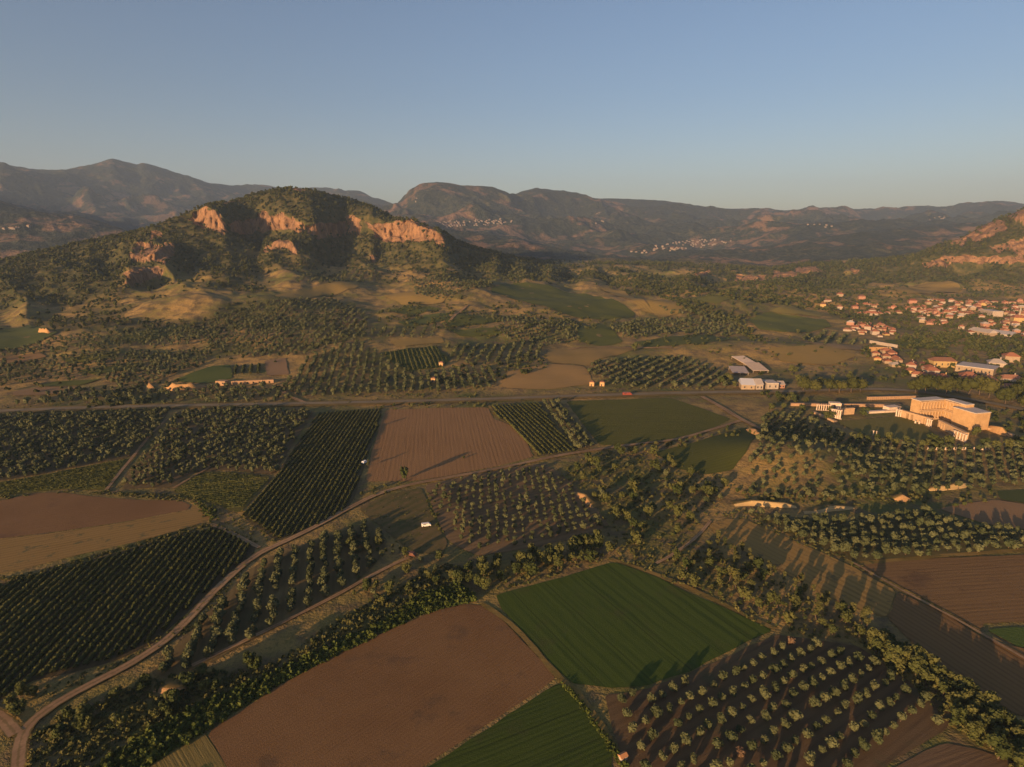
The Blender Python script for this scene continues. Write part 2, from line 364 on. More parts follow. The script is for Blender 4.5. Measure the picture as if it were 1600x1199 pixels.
build_terrain()

# ------------------------------------------------------------------ haze
def build_haze():
    x, y0, y1, z0, z1 = 15500, -300, 15600, -400, 1500
    V = [(-x,y0,z0),(x,y0,z0),(x,y1,z0),(-x,y1,z0),(-x,y0,z1),(x,y0,z1),(x,y1,z1),(-x,y1,z1)]
    F = [[0,3,2,1],[4,5,6,7],[0,1,5,4],[1,2,6,5],[2,3,7,6],[3,0,4,7]]
    m = bpy.data.materials.new('haze_air'); m.use_nodes = True; t = m.node_tree; t.nodes.clear()
    o = t.nodes.new('ShaderNodeOutputMaterial'); v = t.nodes.new('ShaderNodeVolumePrincipled')
    v.inputs['Density'].default_value = 0.000058; v.inputs['Color'].default_value = (0.50, 0.70, 1.0, 1); v.inputs['Anisotropy'].default_value = 0.0
    t.links.new(v.outputs[0], o.inputs['Volume'])
    h = mesh_obj('haze', V, [F], [m]); tag(h, kind='stuff', label='thin blue evening haze filling the valley air', cat='haze')
build_haze()

# ------------------------------------------------------------------ sheets draped on the ground: fields, roads
from mathutils.geometry import delaunay_2d_cdt
SHEET = [0]
def densify(P, step, wob=0.0, seed=0, closed=True):
    P = np.asarray(P, float); Q = np.roll(P, -1, 0) if closed else P[1:]
    out = []
    for a, b in zip(P, Q):
        n = max(1, int(np.hypot(*(b-a))/step))
        for k in range(n): out.append(a+(b-a)*k/n)
    if not closed: out.append(P[-1])
    out = np.array(out)
    if wob:
        out = out+wob*np.stack([perlin(out[:, 0]/9, out[:, 1]/9, seed+1), perlin(out[:, 0]/9, out[:, 1]/9, seed+2)], 1)
    return out
def chaikin(P, n=2):
    P = np.asarray(P, float)
    for _ in range(n):
        a = P*.75+np.roll(P, -1, 0)*.25; b = P*.25+np.roll(P, -1, 0)*.75
        P = np.stack([a, b], 1).reshape(-1, 2)
    return P
def drape(name, poly, mat, grid=25.0, wob=0.5, kind='structure', label=None, off=None, rnd=1):
    """poly: world outline (n,2)"""
    SHEET[0] += 1
    P = np.asarray(poly, float)
    if rnd: P = np.stack([P*.93+np.roll(P, 1, 0)*.07, P*.93+np.roll(P, -1, 0)*.07], 1).reshape(-1, 2)
    P = densify(P, 5.0 if np.hypot(P[:, 0], P[:, 1]).min() < 500 else 9.0, wob, SHEET[0])
    lo, hi = P.min(0), P.max(0)
    gx, gy = np.meshgrid(np.arange(lo[0]+grid/2, hi[0], grid), np.arange(lo[1]+grid/2, hi[1], grid))
    q = np.stack([gx.ravel(), gy.ravel()], 1); q = q[inpoly(q[:, 0], q[:, 1], P)] if len(q) else q
    pts = np.concatenate([P, q]) if len(q) else P
    n = len(P)
    v, e, f, *_ = delaunay_2d_cdt([Vector(p) for p in pts], [(i, (i+1) % n) for i in range(n)], [], 1, 1e-4)
    v = np.array([(a[0], a[1]) for a in v])
    z = H(v[:, 0], v[:, 1]); d = np.hypot(v[:, 0], v[:, 1])
    o = (0.10+0.006*SHEET[0]+np.clip((d-480)*0.0012, 0, 2.5)) if off is None else off+np.clip((d-480)*0.0012, 0, 2.5)
    F = np.array([t for t in f if len(t) == 3], int)
    a, b, c = v[F[:, 0]], v[F[:, 1]], v[F[:, 2]]
    flip = ((b-a)[:, 0]*(c-a)[:, 1]-(b-a)[:, 1]*(c-a)[:, 0]) < 0
    F[flip] = F[flip][:, ::-1]
    return tag(mesh_obj(name, np.column_stack([v, z+o]), [F], [mat], smooth=True), label=label, kind=kind)
def strip(name, path, width, mat, label=None, off=0.9, step=5.0, edge=0.45):
    """a road along a world path"""
    P = np.asarray(path, float)
    for _ in range(2):
        a = P[:-1]*.75+P[1:]*.25; b = P[:-1]*.25+P[1:]*.75
        P = np.concatenate([P[:1], np.stack([a, b], 1).reshape(-1, 2), P[-1:]])
    P = densify(P, step, closed=False)
    t = np.gradient(P, axis=0); t /= np.linalg.norm(t, axis=1)[:, None]; nrm = np.stack([-t[:, 1], t[:, 0]], 1)
    us = np.linspace(-.5, .5, 9); V = []
    for u in us:
        w = width*u+(edge*perlin(P[:, 0]/4, P[:, 1]/4, int(u*9)+20) if abs(u) > .4 else 0)
        V.append(P+nrm*np.asarray(w)[..., None] if np.ndim(w) else P+nrm*w)
    V = np.stack(V, 1); n = len(P); m = len(us)
    x, y = V[..., 0], V[..., 1]; d = np.hypot(x, y)
    z = H(x, y)+off*0.35+np.clip((d-480)*0.0012, 0, 2.5)
    i = np.arange(n*m).reshape(n, m)
    F = np.stack([i[:-1, :-1], i[1:, :-1], i[1:, 1:], i[:-1, 1:]], -1).reshape(-1, 4)
    return tag(mesh_obj(name, np.stack([x, y, z], -1).reshape(-1, 3), [F[:, ::-1]], [mat], smooth=True, attrs={'across': np.tile(us, n)}), label=label, kind='structure')
def px_angle(a, b):
    p = G([a[0], b[0]], [a[1], b[1]]); return math.atan2(p[1, 1]-p[0, 1], p[1, 0]-p[0, 0])
def field_mat(name, c1, c2, ang=0.0, spacing=2.0, stripe=0.35, big=0.02, patch=None, bump=0.35, c3=None, tram=0):
    """soil or crop with lines running along the angle"""
    c1, c2 = [(c[0]*.90, c[1]*.92, c[2]*.74) if c[0] > c[1]*1.12 else (c[0]*.90, c[1]*.95, c[2]*.60) for c in (c1, c2)]
    m = NT(name); p = m.pos()
    mp = m.n('ShaderNodeMapping', i_Vector=p); mp.inputs['Rotation'].default_value = (0, 0, -ang)
    q = m.n('ShaderNodeSeparateXYZ', i_0=mp.outputs[0])
    st = m.n('ShaderNodeCombineXYZ', i_0=m.math('MULTIPLY', q.outputs[0], 0.04), i_1=q.outputs[1])
    wob = m.noise(p, 0.05, 2); fine = m.noise(p, 2.4, 4, 0.7); lg = m.noise(p, big, 4, 0.6)
    lines = m.noise(st.outputs[0], 1.6/spacing, 3, 0.6)
    u = m.math('ADD', m.math('MULTIPLY', q.outputs[1], 2*math.pi/spacing), m.math('MULTIPLY', wob, 5.0))
    reg = m.math('MULTIPLY_ADD', m.math('SINE', u), 0.5, 0.5)
    f = m.math('ADD', m.math('MULTIPLY', m.math('ADD', m.math('MULTIPLY', lines, .65), m.math('MULTIPLY', reg, .35)), stripe),
               m.math('ADD', m.math('MULTIPLY', lg, 0.75-stripe*.5), m.math('MULTIPLY', fine, 0.25-stripe*.1)))
    c = m.mix(m.ramp(f, 0.30, 0.72), c1, c2)
    if c3: c = m.mix(m.math('MULTIPLY', m.ramp(m.noise(p, big*2.3, 5, 0.65), 0.54, 0.68), 0.8), c, c3)
    if patch: c = m.mix(m.ramp(m.noise(p, 0.16, 4, 0.7), 0.56, 0.66), c, patch)
    if tram:                    # tractor wheel lines left in the crop
        tl = m.math('ABSOLUTE', m.math('SINE', m.math('ADD', m.math('MULTIPLY', q.outputs[1], math.pi/tram), m.math('MULTIPLY', wob, 0.12))))
        c = m.mix(m.math('MULTIPLY', m.ramp(tl, 0.10, 0.03), 0.5), c, tuple(a*.55 for a in c1))
    m.bump(m.math('ADD', m.math('MULTIPLY', lines, 0.8), m.math('MULTIPLY', fine, 0.5)), bump, 0.6)
    return m.col(c)
SOIL1, SOIL2 = (0.165, 0.082, 0.038), (0.225, 0.120, 0.060)
FIELD = {}
def field(key, name, label, px, mat, grid=25.0, wob=0.6, **k):
    P = G([a[0] for a in px], [a[1] for a in px]); FIELD[key] = P
    drape(name, P, mat, grid, wob, label=label, **k); return P
def fm(name, a, b, ang, *r, **k): return field_mat(name, a, b, px_angle(*ang), *r, **k)
GREEN1, GREEN2 = (0.026, 0.044, 0.008), (0.054, 0.074, 0.014)
field('A', 'ploughed_field', 'bare brown field at the bottom centre', [(322,1145),(440,1070),(560,1005),(640,972),(690,952),(730,944),(757,947),(780,964),(800,985),(835,1020),(870,1060),(800,1107),(720,1160),(660,1199),(590,1245),(380,1245)],
      fm('harrowed_soil', SOIL1, SOIL2, ((640,1100),(730,1040)), 1.2, 0.25, 0.03, c3=(0.120,0.070,0.034)))
field('A2', 'stubble_strip', 'yellow stubble strip beside the bottom brown field', [(180,1215),(250,1175),(318,1147),(345,1180),(378,1245),(150,1245)], fm('straw_soil', (0.11,0.085,0.03), (0.22,0.16,0.06), ((300,1170),(330,1220)), 1.2, 0.7, patch=(0.07,0.08,0.025)))
field('B', 'green_field', 'small dark green field at the bottom edge', [(873,1068),(905,1092),(935,1130),(960,1165),(955,1200),(975,1245),(600,1247),(665,1203),(730,1160),(800,1114)],
      fm('lower_crop', GREEN1, GREEN2, ((700,1190),(880,1120)), 1.6, 0.55, 0.03, tram=11, c3=(0.05,0.058,0.013)))
field('C', 'green_field', 'large bright green crop field', [(775,930),(870,905),(960,878),(1020,900),(1085,930),(1150,958),(1207,985),(1145,1015),(1080,1048),(1010,1072),(950,1075),(895,1068),(875,1050),(840,1013),(805,973),(785,953)],
      fm('green_crop', (0.026,0.048,0.008), (0.058,0.082,0.015), ((880,925),(1030,1060)), 4.5, 0.85, 0.02, tram=14, c3=(0.055,0.062,0.014)))
field('D', 'orchard_ground', 'dark tilled ground under the bottom right olives', [(945,1087),(1010,1077),(1080,1052),(1150,1020),(1212,992),(1270,1000),(1340,1010),(1400,1050),(1490,1110),(1480,1140),(1400,1185),(1330,1250),(1000,1250),(975,1190),(960,1150)],
      fm('orchard_soil', (0.082,0.050,0.030), (0.145,0.090,0.052), ((1000,1150),(1250,1010)), 3.0, 0.5, c3=(0.075,0.07,0.03)))
field('E', 'ploughed_field', 'brown corner field at bottom right', [(1370,1215),(1475,1160),(1530,1170),(1640,1215),(1600,1260),(1350,1260)], fm('corner_soil', (0.12,0.07,0.045), (0.17,0.105,0.065), ((1400,1199),(1500,1160)), 1.5, 0.6))
field('F', 'ploughed_field', 'smooth brown field at left', [(-60,790),(0,783),(45,772),(95,770),(150,777),(230,782),(285,783),(298,790),(293,797),(200,815),(100,830),(0,842),(-60,850)], fm('left_soil', SOIL1, SOIL2, ((0,840),(290,797)), 1.5, 0.25, c3=(0.130,0.072,0.036)))
field('F2', 'stubble_field', 'yellow brown stubble below the left brown field', [(-60,851),(0,843),(100,831),(200,816),(296,798),(302,788),(314,790),(327,802),(328,812),(300,824),(200,850),(100,873),(30,892),(-60,910)],
      fm('stubble', (0.165,0.095,0.034), (0.28,0.170,0.066), ((0,870),(300,812)), 2.4, 0.75, patch=(0.12,0.10,0.04)))
field('G', 'vineyard_ground', 'dark ground under the bottom left vineyard', [(-80,960),(-10,915),(60,898),(150,874),(250,845),(335,824),(372,838),(398,853),(395,866),(350,905),(290,960),(240,1005),(190,1030),(120,1050),(50,1065),(0,1095),(-80,1130)],
      fm('vine_soil', (0.040,0.034,0.016), (0.085,0.060,0.034), ((337,833),(190,1025)), 2.6, 0.4))
field('H', 'vineyard_ground', 'ground under the central vineyard', [(498,646),(550,642),(597,640),(590,672),(572,720),(555,775),(540,800),(500,822),(455,840),(432,846),(405,826),(378,808),(405,775),(430,745),(460,700)],
      fm('vine_soil_centre', (0.055,0.045,0.022), (0.11,0.082,0.045), ((590,645),(480,830)), 2.6, 0.4))
field('I', 'ploughed_field', 'reddish brown field in the centre', [(603,641),(680,638),(762,637),(772,655),(806,668),(822,690),(834,714),(780,728),(700,744),(645,752),(572,753),(580,710),(592,670)],
      fm('centre_soil', (0.205,0.105,0.048), (0.285,0.155,0.078), ((655,640),(648,750)), 2.6, 0.6, 0.012))
field('J', 'vineyard_ground', 'ground under the narrow vineyard strip', [(766,634),(842,630),(872,668),(902,706),(840,714),(828,690),(810,666),(774,653)], fm('vine_soil_strip', (0.07,0.06,0.026), (0.14,0.105,0.05), ((800,634),(880,708)), 2.6, 0.4))
field('K', 'orchard_ground', 'ground under the narrow olive strip', [(845,630),(876,628),(905,665),(932,694),(904,706),(875,668)], fm('strip_soil', (0.10,0.085,0.04), (0.17,0.12,0.062), ((860,630),(915,700)), 3, 0.4))
field('L', 'green_field', 'wide dark green field below the road', [(884,627),(960,625),(1047,622),(1095,638),(1142,655),(1120,667),(1060,686),(1000,692),(938,697),(910,662)], fm('wide_crop', (0.055,0.058,0.010), (0.100,0.094,0.019), ((900,640),(1100,640)), 3, 0.6, 0.05, bump=1.0, c3=(0.075,0.072,0.015)))
field('M', 'green_field', 'dark green field beside the olive hill', [(1022,707),(1085,692),(1165,668),(1184,682),(1165,708),(1145,735),(1100,742),(1060,733)], fm('hill_crop', (0.048,0.054,0.010), (0.082,0.082,0.017), ((1060,715),(1170,690)), 3, 0.4, 0.03), grid=8)
field('N', 'orchard_ground', 'greyish tilled ground under the young orchard', [(664,758),(740,742),(850,724),(890,752),(930,792),(952,822),(900,842),(820,858),(745,870),(700,845),(680,805)], fm('young_soil', (0.125,0.078,0.046), (0.21,0.132,0.076), ((745,870),(950,820)), 3, 0.45))
field('O', 'meadow', 'rough grass with the parked van', [(560,795),(600,775),(658,762),(675,800),(698,850),(690,868),(640,862),(610,835)], fm('meadow_grass', (0.075,0.072,0.028), (0.15,0.105,0.05), ((600,840),(690,790)), 5, 0.4, 0.05, patch=(0.055,0.062,0.018), c3=(0.17,0.105,0.05)))
field('P', 'orchard_ground', 'tilled ground under the left olive rows', [(235,1055),(300,985),(390,890),(430,868),(510,838),(580,815),(605,845),(590,880),(540,925),(440,975),(340,1030),(270,1060)], fm('row_soil', (0.115,0.082,0.042), (0.185,0.13,0.066), ((440,960),(447,890)), 3, 0.4, c3=(0.08,0.072,0.03)))
field('Q1', 'orchard_ground', 'ground under the far left orchard', [(-80,655),(100,648),(265,642),(240,680),(200,715),(130,728),(60,742),(-80,765)], fm('far_left_soil', (0.075,0.062,0.034), (0.13,0.095,0.055), ((0,740),(200,660)), 4, 0.4))
field('Q3', 'green_field', 'green vegetable strip at left', [(-80,768),(60,744),(130,730),(200,717),(185,745),(165,767),(100,765),(0,775),(-80,783)], fm('left_strip_crop', (0.060,0.060,0.014), (0.105,0.096,0.026), ((0,770),(180,735)), 2.4, 0.95, bump=1.0))
field('Q2', 'orchard_ground', 'ground under the middle left orchard', [(280,642),(400,640),(492,643),(460,690),(428,742),(360,735),(305,738),(270,762),(190,765),(215,725),(255,675)], fm('mid_left_soil', (0.085,0.066,0.036), (0.155,0.105,0.06), ((270,740),(420,660)), 4, 0.4))
field('Q4', 'green_field', 'green vegetable patch left of the central vineyard', [(270,768),(308,740),(360,738),(426,745),(400,775),(372,803),(340,790),(300,782)], fm('left_patch_crop', (0.062,0.060,0.014), (0.110,0.096,0.026), ((290,765),(410,755)), 2.4, 0.95, bump=1.0, c3=(0.14,0.095,0.065)))
field('R1', 'stubble_field', 'golden stubble strip at right', [(1108,820),(1135,811),(1165,813),(1240,845),(1330,885),(1400,925),(1385,965),(1320,945),(1250,910),(1180,870),(1120,842)], fm('gold_stubble', (0.20,0.118,0.038), (0.33,0.200,0.072), ((1150,815),(1400,935)), 3, 0.8, patch=(0.14,0.10,0.04)))
field('R2', 'ploughed_field', 'dark brown strip at right below the stubble', [(1402,926),(1470,955),(1540,1000),(1760,1055),(1760,1150),(1590,1120),(1500,1060),(1430,1010),(1388,966)], fm('dark_strip_soil', (0.125,0.066,0.030), (0.21,0.118,0.054), ((1400,950),(1600,1075)), 2.2, 0.8))
field('S', 'ploughed_field', 'dark brown field at the right edge', [(1337,882),(1440,874),(1760,862),(1760,965),(1540,975),(1530,985),(1470,950),(1402,915)], fm('right_soil', (0.125,0.066,0.030), (0.205,0.115,0.054), ((1350,895),(1600,880)), 2.2, 0.75, c3=(0.105,0.060,0.028)))
field('S2', 'green_field', 'small green triangle at the right edge', [(1540,984),(1760,970),(1760,1030),(1590,1012)], fm('edge_crop', (0.04,0.07,0.018), (0.08,0.11,0.03), ((1550,990),(1600,1000)), 2, 0.5))
field('T', 'orchard_ground', 'grassy ground under the right olive grove', [(1165,801),(1250,810),(1330,815),(1440,800),(1530,824),(1760,852),(1440,870),(1337,879),(1260,850)], fm('grove_grass', (0.062,0.066,0.026), (0.12,0.095,0.045), ((1200,820),(1500,830)), 4, 0.4))
field('U', 'ploughed_field', 'pale brown field at the right edge', [(1466,795),(1510,787),(1556,782),(1760,812),(1760,850),(1540,820)], fm('pale_soil', (0.21,0.12,0.07), (0.28,0.165,0.095), ((1470,800),(1600,830)), 2, 0.3))
field('V', 'green_field', 'dark green field at the right edge', [(1558,768),(1760,757),(1760,808),(1562,781)], fm('edge_dark_crop', (0.035,0.05,0.018), (0.07,0.078,0.03), ((1560,770),(1600,790)), 2, 0.4))
field('Y', 'lawn', 'mown lawn of the ruined exercise yard', [(1305,660),(1350,656),(1405,650),(1440,664),(1478,690),(1410,688),(1350,680)], fm('lawn_grass', (0.120,0.108,0.030), (0.170,0.140,0.045), ((1320,665),(1460,680)), 2, 0.2))
MID = [
 ('m1','green_field','small striped green vineyard above the road',[(597,552),(640,545),(680,540),(704,562),(690,575),(640,581),(615,568)],(0.050,0.060,0.012),(0.090,0.094,0.021),((640,545),(660,580)),6,.75),
 ('m2','green_field','long green field on the slope',[(765,455),(800,444),(850,445),(920,460),(975,477),(993,491),(985,498),(930,500),(880,491),(820,472)],(0.050,0.060,0.012),(0.090,0.094,0.021),((800,450),(980,490)),5,.4),
 ('m3','green_field','green plot between olive groves',[(900,513),(935,505),(957,515),(974,535),(940,542),(907,535)],(0.050,0.060,0.012),(0.090,0.094,0.021),((900,515),(960,530)),5,.4),
 ('m4','green_field','long green strip below the tan knoll',[(990,535),(1040,527),(1110,524),(1152,531),(1100,537),(1010,543)],(0.050,0.060,0.012),(0.090,0.094,0.021),((1000,536),(1140,530)),5,.4),
 ('m5','green_field','green terrace plot',[(695,500),(720,490),(745,493),(790,503),(740,509),(700,511)],(0.050,0.060,0.012),(0.090,0.094,0.021),((700,505),(780,503)),5,.4),
 ('m6','green_field','pale green terrace plot',[(620,505),(660,494),(705,489),(695,501),(640,511)],(0.055,0.075,0.024),(0.095,0.105,0.036),((630,505),(700,492)),5,.4),
 ('m7','dry_field','tan dry field above the road',[(785,580),(860,569),(915,574),(928,600),(860,609),(795,607),(772,601)],(0.25,0.15,0.06),(0.33,0.20,0.085),((790,595),(920,590)),3,.5),
 ('m8','dry_field','dry grass field behind the tan field',[(860,546),(960,541),(1000,546),(935,562),(920,572),(862,567),(850,556)],(0.20,0.135,0.05),(0.27,0.175,0.07),((860,560),(990,545)),4,.4),
 ('m11','green_field','green plot on the low terrace',[(268,596),(330,573),(361,571),(363,592),(320,600)],(0.045,0.066,0.02),(0.08,0.095,0.03),((280,595),(360,585)),4,.3),
 ('m12','ploughed_field','brown plot on the low terrace',[(413,565),(446,560),(452,586),(417,588)],(0.17,0.105,0.07),(0.22,0.14,0.095),((415,575),(450,572)),3,.5),
 ('m13','ploughed_field','brown patch at far left',[(20,613),(60,606),(122,605),(105,615),(60,618),(20,619)],(0.19,0.11,0.065),(0.24,0.15,0.09),((30,615),(110,608)),3,.4),
 ('m14','green_field','green strip at far left',[(58,603),(90,597),(160,593),(125,603),(70,605)],(0.050,0.060,0.012),(0.090,0.094,0.021),((60,603),(150,596)),4,.3),
 ('m15','green_field','green slope at far left',[(-60,530),(0,518),(45,508),(92,520),(60,536),(20,546),(-60,556)],(0.045,0.06,0.02),(0.08,0.088,0.03),((0,540),(80,520)),6,.3),
 ('m16','green_field','green meadow before the village',[(1168,500),(1200,488),(1240,494),(1290,500),(1300,512),(1240,520),(1185,516)],(0.075,0.085,0.018),(0.115,0.115,0.028),((1170,505),(1290,508)),6,.3),
 ('m17','dry_field','yellow green slope before the village',[(1200,487),(1235,479),(1275,484),(1285,497),(1240,492)],(0.17,0.14,0.04),(0.21,0.165,0.055),((1210,488),(1280,490)),6,.3),
 ('m18','dry_field','bare terrace beneath the striped grove',[(1255,536),(1300,538),(1348,541),(1345,549),(1290,545)],(0.24,0.15,0.08),(0.30,0.19,0.10),((1260,538),(1340,545)),3,.4),
]
_G = ((0.055,0.062,0.014),(0.095,0.098,0.024)); _Y = ((0.20,0.140,0.045),(0.27,0.180,0.065)); _B = ((0.17,0.095,0.045),(0.23,0.135,0.068)); _P = ((0.085,0.085,0.022),(0.13,0.12,0.036))
for i_, (col_, nm_, lab_, px_) in enumerate([
  (_P,'meadow','pale green terrace left of the olive slope',[(95,562),(160,553),(192,549),(170,560),(110,570)]),(_Y,'dry_field','golden knoll field under the cliffs',[(428,462),(500,446),(560,440),(562,450),(500,462),(440,474)]),
  (_Y,'dry_field','golden field left of centre slope',[(596,462),(650,455),(700,462),(690,474),(630,478)]),(_G,'green_field','narrow green terrace at left',[(120,580),(200,572),(210,578),(150,586)]),
  (_B,'ploughed_field','brown terrace on the olive slope',[(520,500),(560,492),(575,500),(540,510)]),(_Y,'dry_field','tan plot beside the striped vineyard',[(610,532),(690,528),(694,536),(620,544)]),
  (_G,'green_field','green plot below the golden knoll',[(600,487),(660,480),(690,484),(640,494)]),(_P,'meadow','pale meadow right of the centre slope',[(1060,470),(1110,458),(1150,468),(1120,476)]),
  (_Y,'dry_field','golden slope right of the long green field',[(930,448),(975,455),(1010,475),(1030,492),(1002,486),(960,462)]),(_Y,'dry_field','golden hummock above the green strip',[(1010,470),(1045,468),(1075,486),(1030,498)]),
  (_G,'green_field','green belt meadow below the village',[(1380,532),(1440,530),(1490,536),(1480,546),(1400,544)]),(_B,'ploughed_field','brown plot at far left slope',[(0,560),(60,552),(75,558),(20,570)]),
  (_P,'meadow','pale green slope at far left',[(180,528),(260,512),(300,508),(280,520),(210,536)]),(_Y,'dry_field','tan clearing behind the village',[(1390,452),(1440,444),(1500,446),(1500,456),(1420,462)]),
  (_Y,'dry_field','golden slope left of the village',[(1200,545),(1290,540),(1340,556),(1300,572),(1220,566)]),(_G,'green_field','green plot between the pale track and the olives',[(700,515),(770,512),(785,522),(720,527)])]):
    MID.append(('m%d' % (30+i_), nm_, lab_, px_, col_[0], col_[1], (px_[0], px_[len(px_)//2]), 5, .5))
for k, nm, lab, px, a, b, ang, sp, st in MID:
    field(k, nm, lab, px, field_mat(nm+'_'+k, a, b, px_angle(*ang), sp, st), grid=14.0, wob=1.2)
# roads
ASPH = field_mat('worn_asphalt', (0.19,0.145,0.11), (0.25,0.195,0.15), 0.0, 1.5, 0.0, 0.05, bump=0.05)
def rut_mat(name, c1, c2, grass):
    m = NT(name); p = m.pos(); u = m.math('ABSOLUTE', m.attr('across').outputs['Fac']); n = m.noise(p, 0.7, 4, 0.7); b = m.noise(p, 0.06, 3)
    c = m.mix(m.ramp(m.math('ADD', m.math('MULTIPLY', b, .6), m.math('MULTIPLY', n, .4)), .35, .65), c1, c2)
    w = m.math('ADD', u, m.math('MULTIPLY', m.math('SUBTRACT', n, 0.5), 0.35))
    c = m.mix(m.math('MULTIPLY', m.ramp(w, 0.12, 0.03), 0.55), c, grass); c = m.mix(m.ramp(w, 0.36, 0.46), c, grass)
    return m.col(c)
DIRT = rut_mat('pale_dirt', (0.225,0.135,0.070), (0.36,0.225,0.12), (0.125,0.095,0.032)); 
VERGE = field_mat('dry_verge', (0.135,0.098,0.036), (0.27,0.170,0.07), 0.0, 3, 0.0, 0.04, patch=(0.08,0.075,0.022))
def road(name, px, w, mat, label, off=1.0): return strip(name, G([a[0] for a in px], [a[1] for a in px]), w, mat, label, off)
hw = [(-120,648),(0,644),(150,638),(300,635),(470,632),(620,629),(760,625),(900,620),(1040,616),(1150,614),(1240,613),(1300,611)]
road('road_verge', hw, 15, VERGE, 'dry grass verge along the main road', 1.9)
road('road', hw, 7, ASPH, 'straight asphalt main road crossing the plain', 2.6)
hw2 = [(1300,611),(1400,609),(1500,622),(1640,650)]
road('road', hw2, 8, ASPH, 'main road passing behind the ruins', 2.6)
road('dirt_track', [(30,1240),(28,1180),(38,1140),(80,1105),(140,1072),(200,1042),(250,1010),(290,975),(330,930),(365,897),(400,868),(440,850),(490,826),(540,798),(590,772),(650,756),(720,744),(800,729),(870,713),(935,703),(1000,694),(1060,688),(1120,670),(1160,657)], 3.4, DIRT, 'pale dirt track curving through the fields', 1.6)
road('dirt_track', [(-60,1100),(0,1120),(25,1150)], 3.6, DIRT, 'short dirt track joining at the left corner', 1.8)
road('dirt_track', [(1097,621),(1125,636),(1155,655),(1190,672)], 4.5, DIRT, 'straight pale track dropping from the main road', 2.2)
road('dirt_track', [(165,768),(185,742),(210,712),(235,680),(262,655)], 2.0, DIRT, 'narrow track between the left orchards', 1.2)
road('dirt_track', [(270,764),(320,735),(370,708),(430,678),(470,656)], 1.6, DIRT, 'footpath through the middle left orchard', 1.2)
road('dirt_track', [(325,818),(360,832),(405,857)], 2.4, DIRT, 'farm path along the stubble corner', 1.2)
road('dirt_track', [(300,1042),(420,985),(530,930),(590,895),(640,872)], 2.0, DIRT, 'footpath under the left olive rows', 1.4)
road('dirt_track', [(1025,882),(1055,866),(1090,840),(1110,815)], 1.8, DIRT, 'path between the hedge and the stubble', 1.4)
road('dirt_track', [(1330,880),(1400,920),(1480,962),(1560,1008),(1640,1055)], 1.3, DIRT, 'farm path between the two right hand brown fields', 2.0)
GOLD = field_mat('dry_margin', (0.15,0.105,0.032), (0.30,0.19,0.07), 0, 3, 0, .06, patch=(0.09,0.085,0.022))
road('grass_margin', [(752,944),(790,968),(830,1008),(872,1060),(905,1085),(945,1140),(975,1200)], 2.0, GOLD, 'yellow grass margin between the bottom brown and green fields', .8)
road('grass_margin', [(955,874),(1020,896),(1090,925),(1150,955),(1212,984)], 2.2, GOLD, 'yellow grass margin above the large green field', .8)
road('grass_margin', [(1335,882),(1440,872),(1640,857)], 2.4, GOLD, 'grass margin above the right hand brown field', .8)
road('grass_margin', [(764,634),(776,655),(812,668),(832,692),(838,715)], 2.2, GOLD, 'grass margin right of the reddish field', .8)
road('dirt_track', [(1050,545),(1000,545),(920,543),(880,549)], 4, DIRT, 'pale track on the slope', 2)
road('dirt_track', [(690,510),(706,500),(716,490),(730,478)], 4, DIRT, 'pale track between terrace plots', 2)
road('dirt_track', [(480,632),(455,622),(438,610)], 4, DIRT, 'side track leaving the main road', 2.2)

# ------------------------------------------------------------------ plants: meshes
def ico(sub):
    bm = bmesh.new(); bmesh.ops.create_icosphere(bm, subdivisions=sub, radius=1.0)
    v = np.array([a.co[:] for a in bm.verts]); f = np.array([[b.index for b in a.verts] for a in bm.faces]); bm.free()
    return v, f
ICO1, ICO2 = ico(1), ico(2)
def leaf_mat(name, dark, light, mass=False):
    m = NT(name); p = m.pos()
    if mass: r = m.attr('tint').outputs['Fac']
    else: r = m.n('ShaderNodeObjectInfo').outputs['Random']
    n = m.noise(p, 1.1, 3, 0.7)
    f = m.math('ADD', m.math('MULTIPLY', r, 0.65), m.math('MULTIPLY', n, 0.5))
    c = m.mix(m.ramp(f, 0.15, 0.95), dark, light)
    tr = m.n('ShaderNodeBsdfTranslucent'); m.t.links.new(c, tr.inputs[0])
    mx = m.n('ShaderNodeMixShader', i_0=0.18); m.t.links.new(m.b.outputs[0], mx.inputs[1]); m.t.links.new(tr.outputs[0], mx.inputs[2])
    m.t.links.new(mx.outputs[0], m.t.nodes['Material Output'].inputs[0])
    return m.col(c)
BARK = NT('bark').col((0.10, 0.07, 0.048))
def quads(c, n, s, rng, asp=1.0):
    """square leaf clumps at centres c facing n"""
    k = len(c)
    a = np.cross(n, rng.normal(size=(k, 3))); a /= np.linalg.norm(a, axis=1)[:, None]+1e-9
    b = np.cross(n, a); s = np.broadcast_to(s, (k,))[:, None]*0.5
    a = a*s*asp; b = b*s
    V = np.stack([c-a-b, c+a-b, c+a+b, c-a+b], 1).reshape(-1, 3)
    return V, np.arange(4*k).reshape(k, 4)
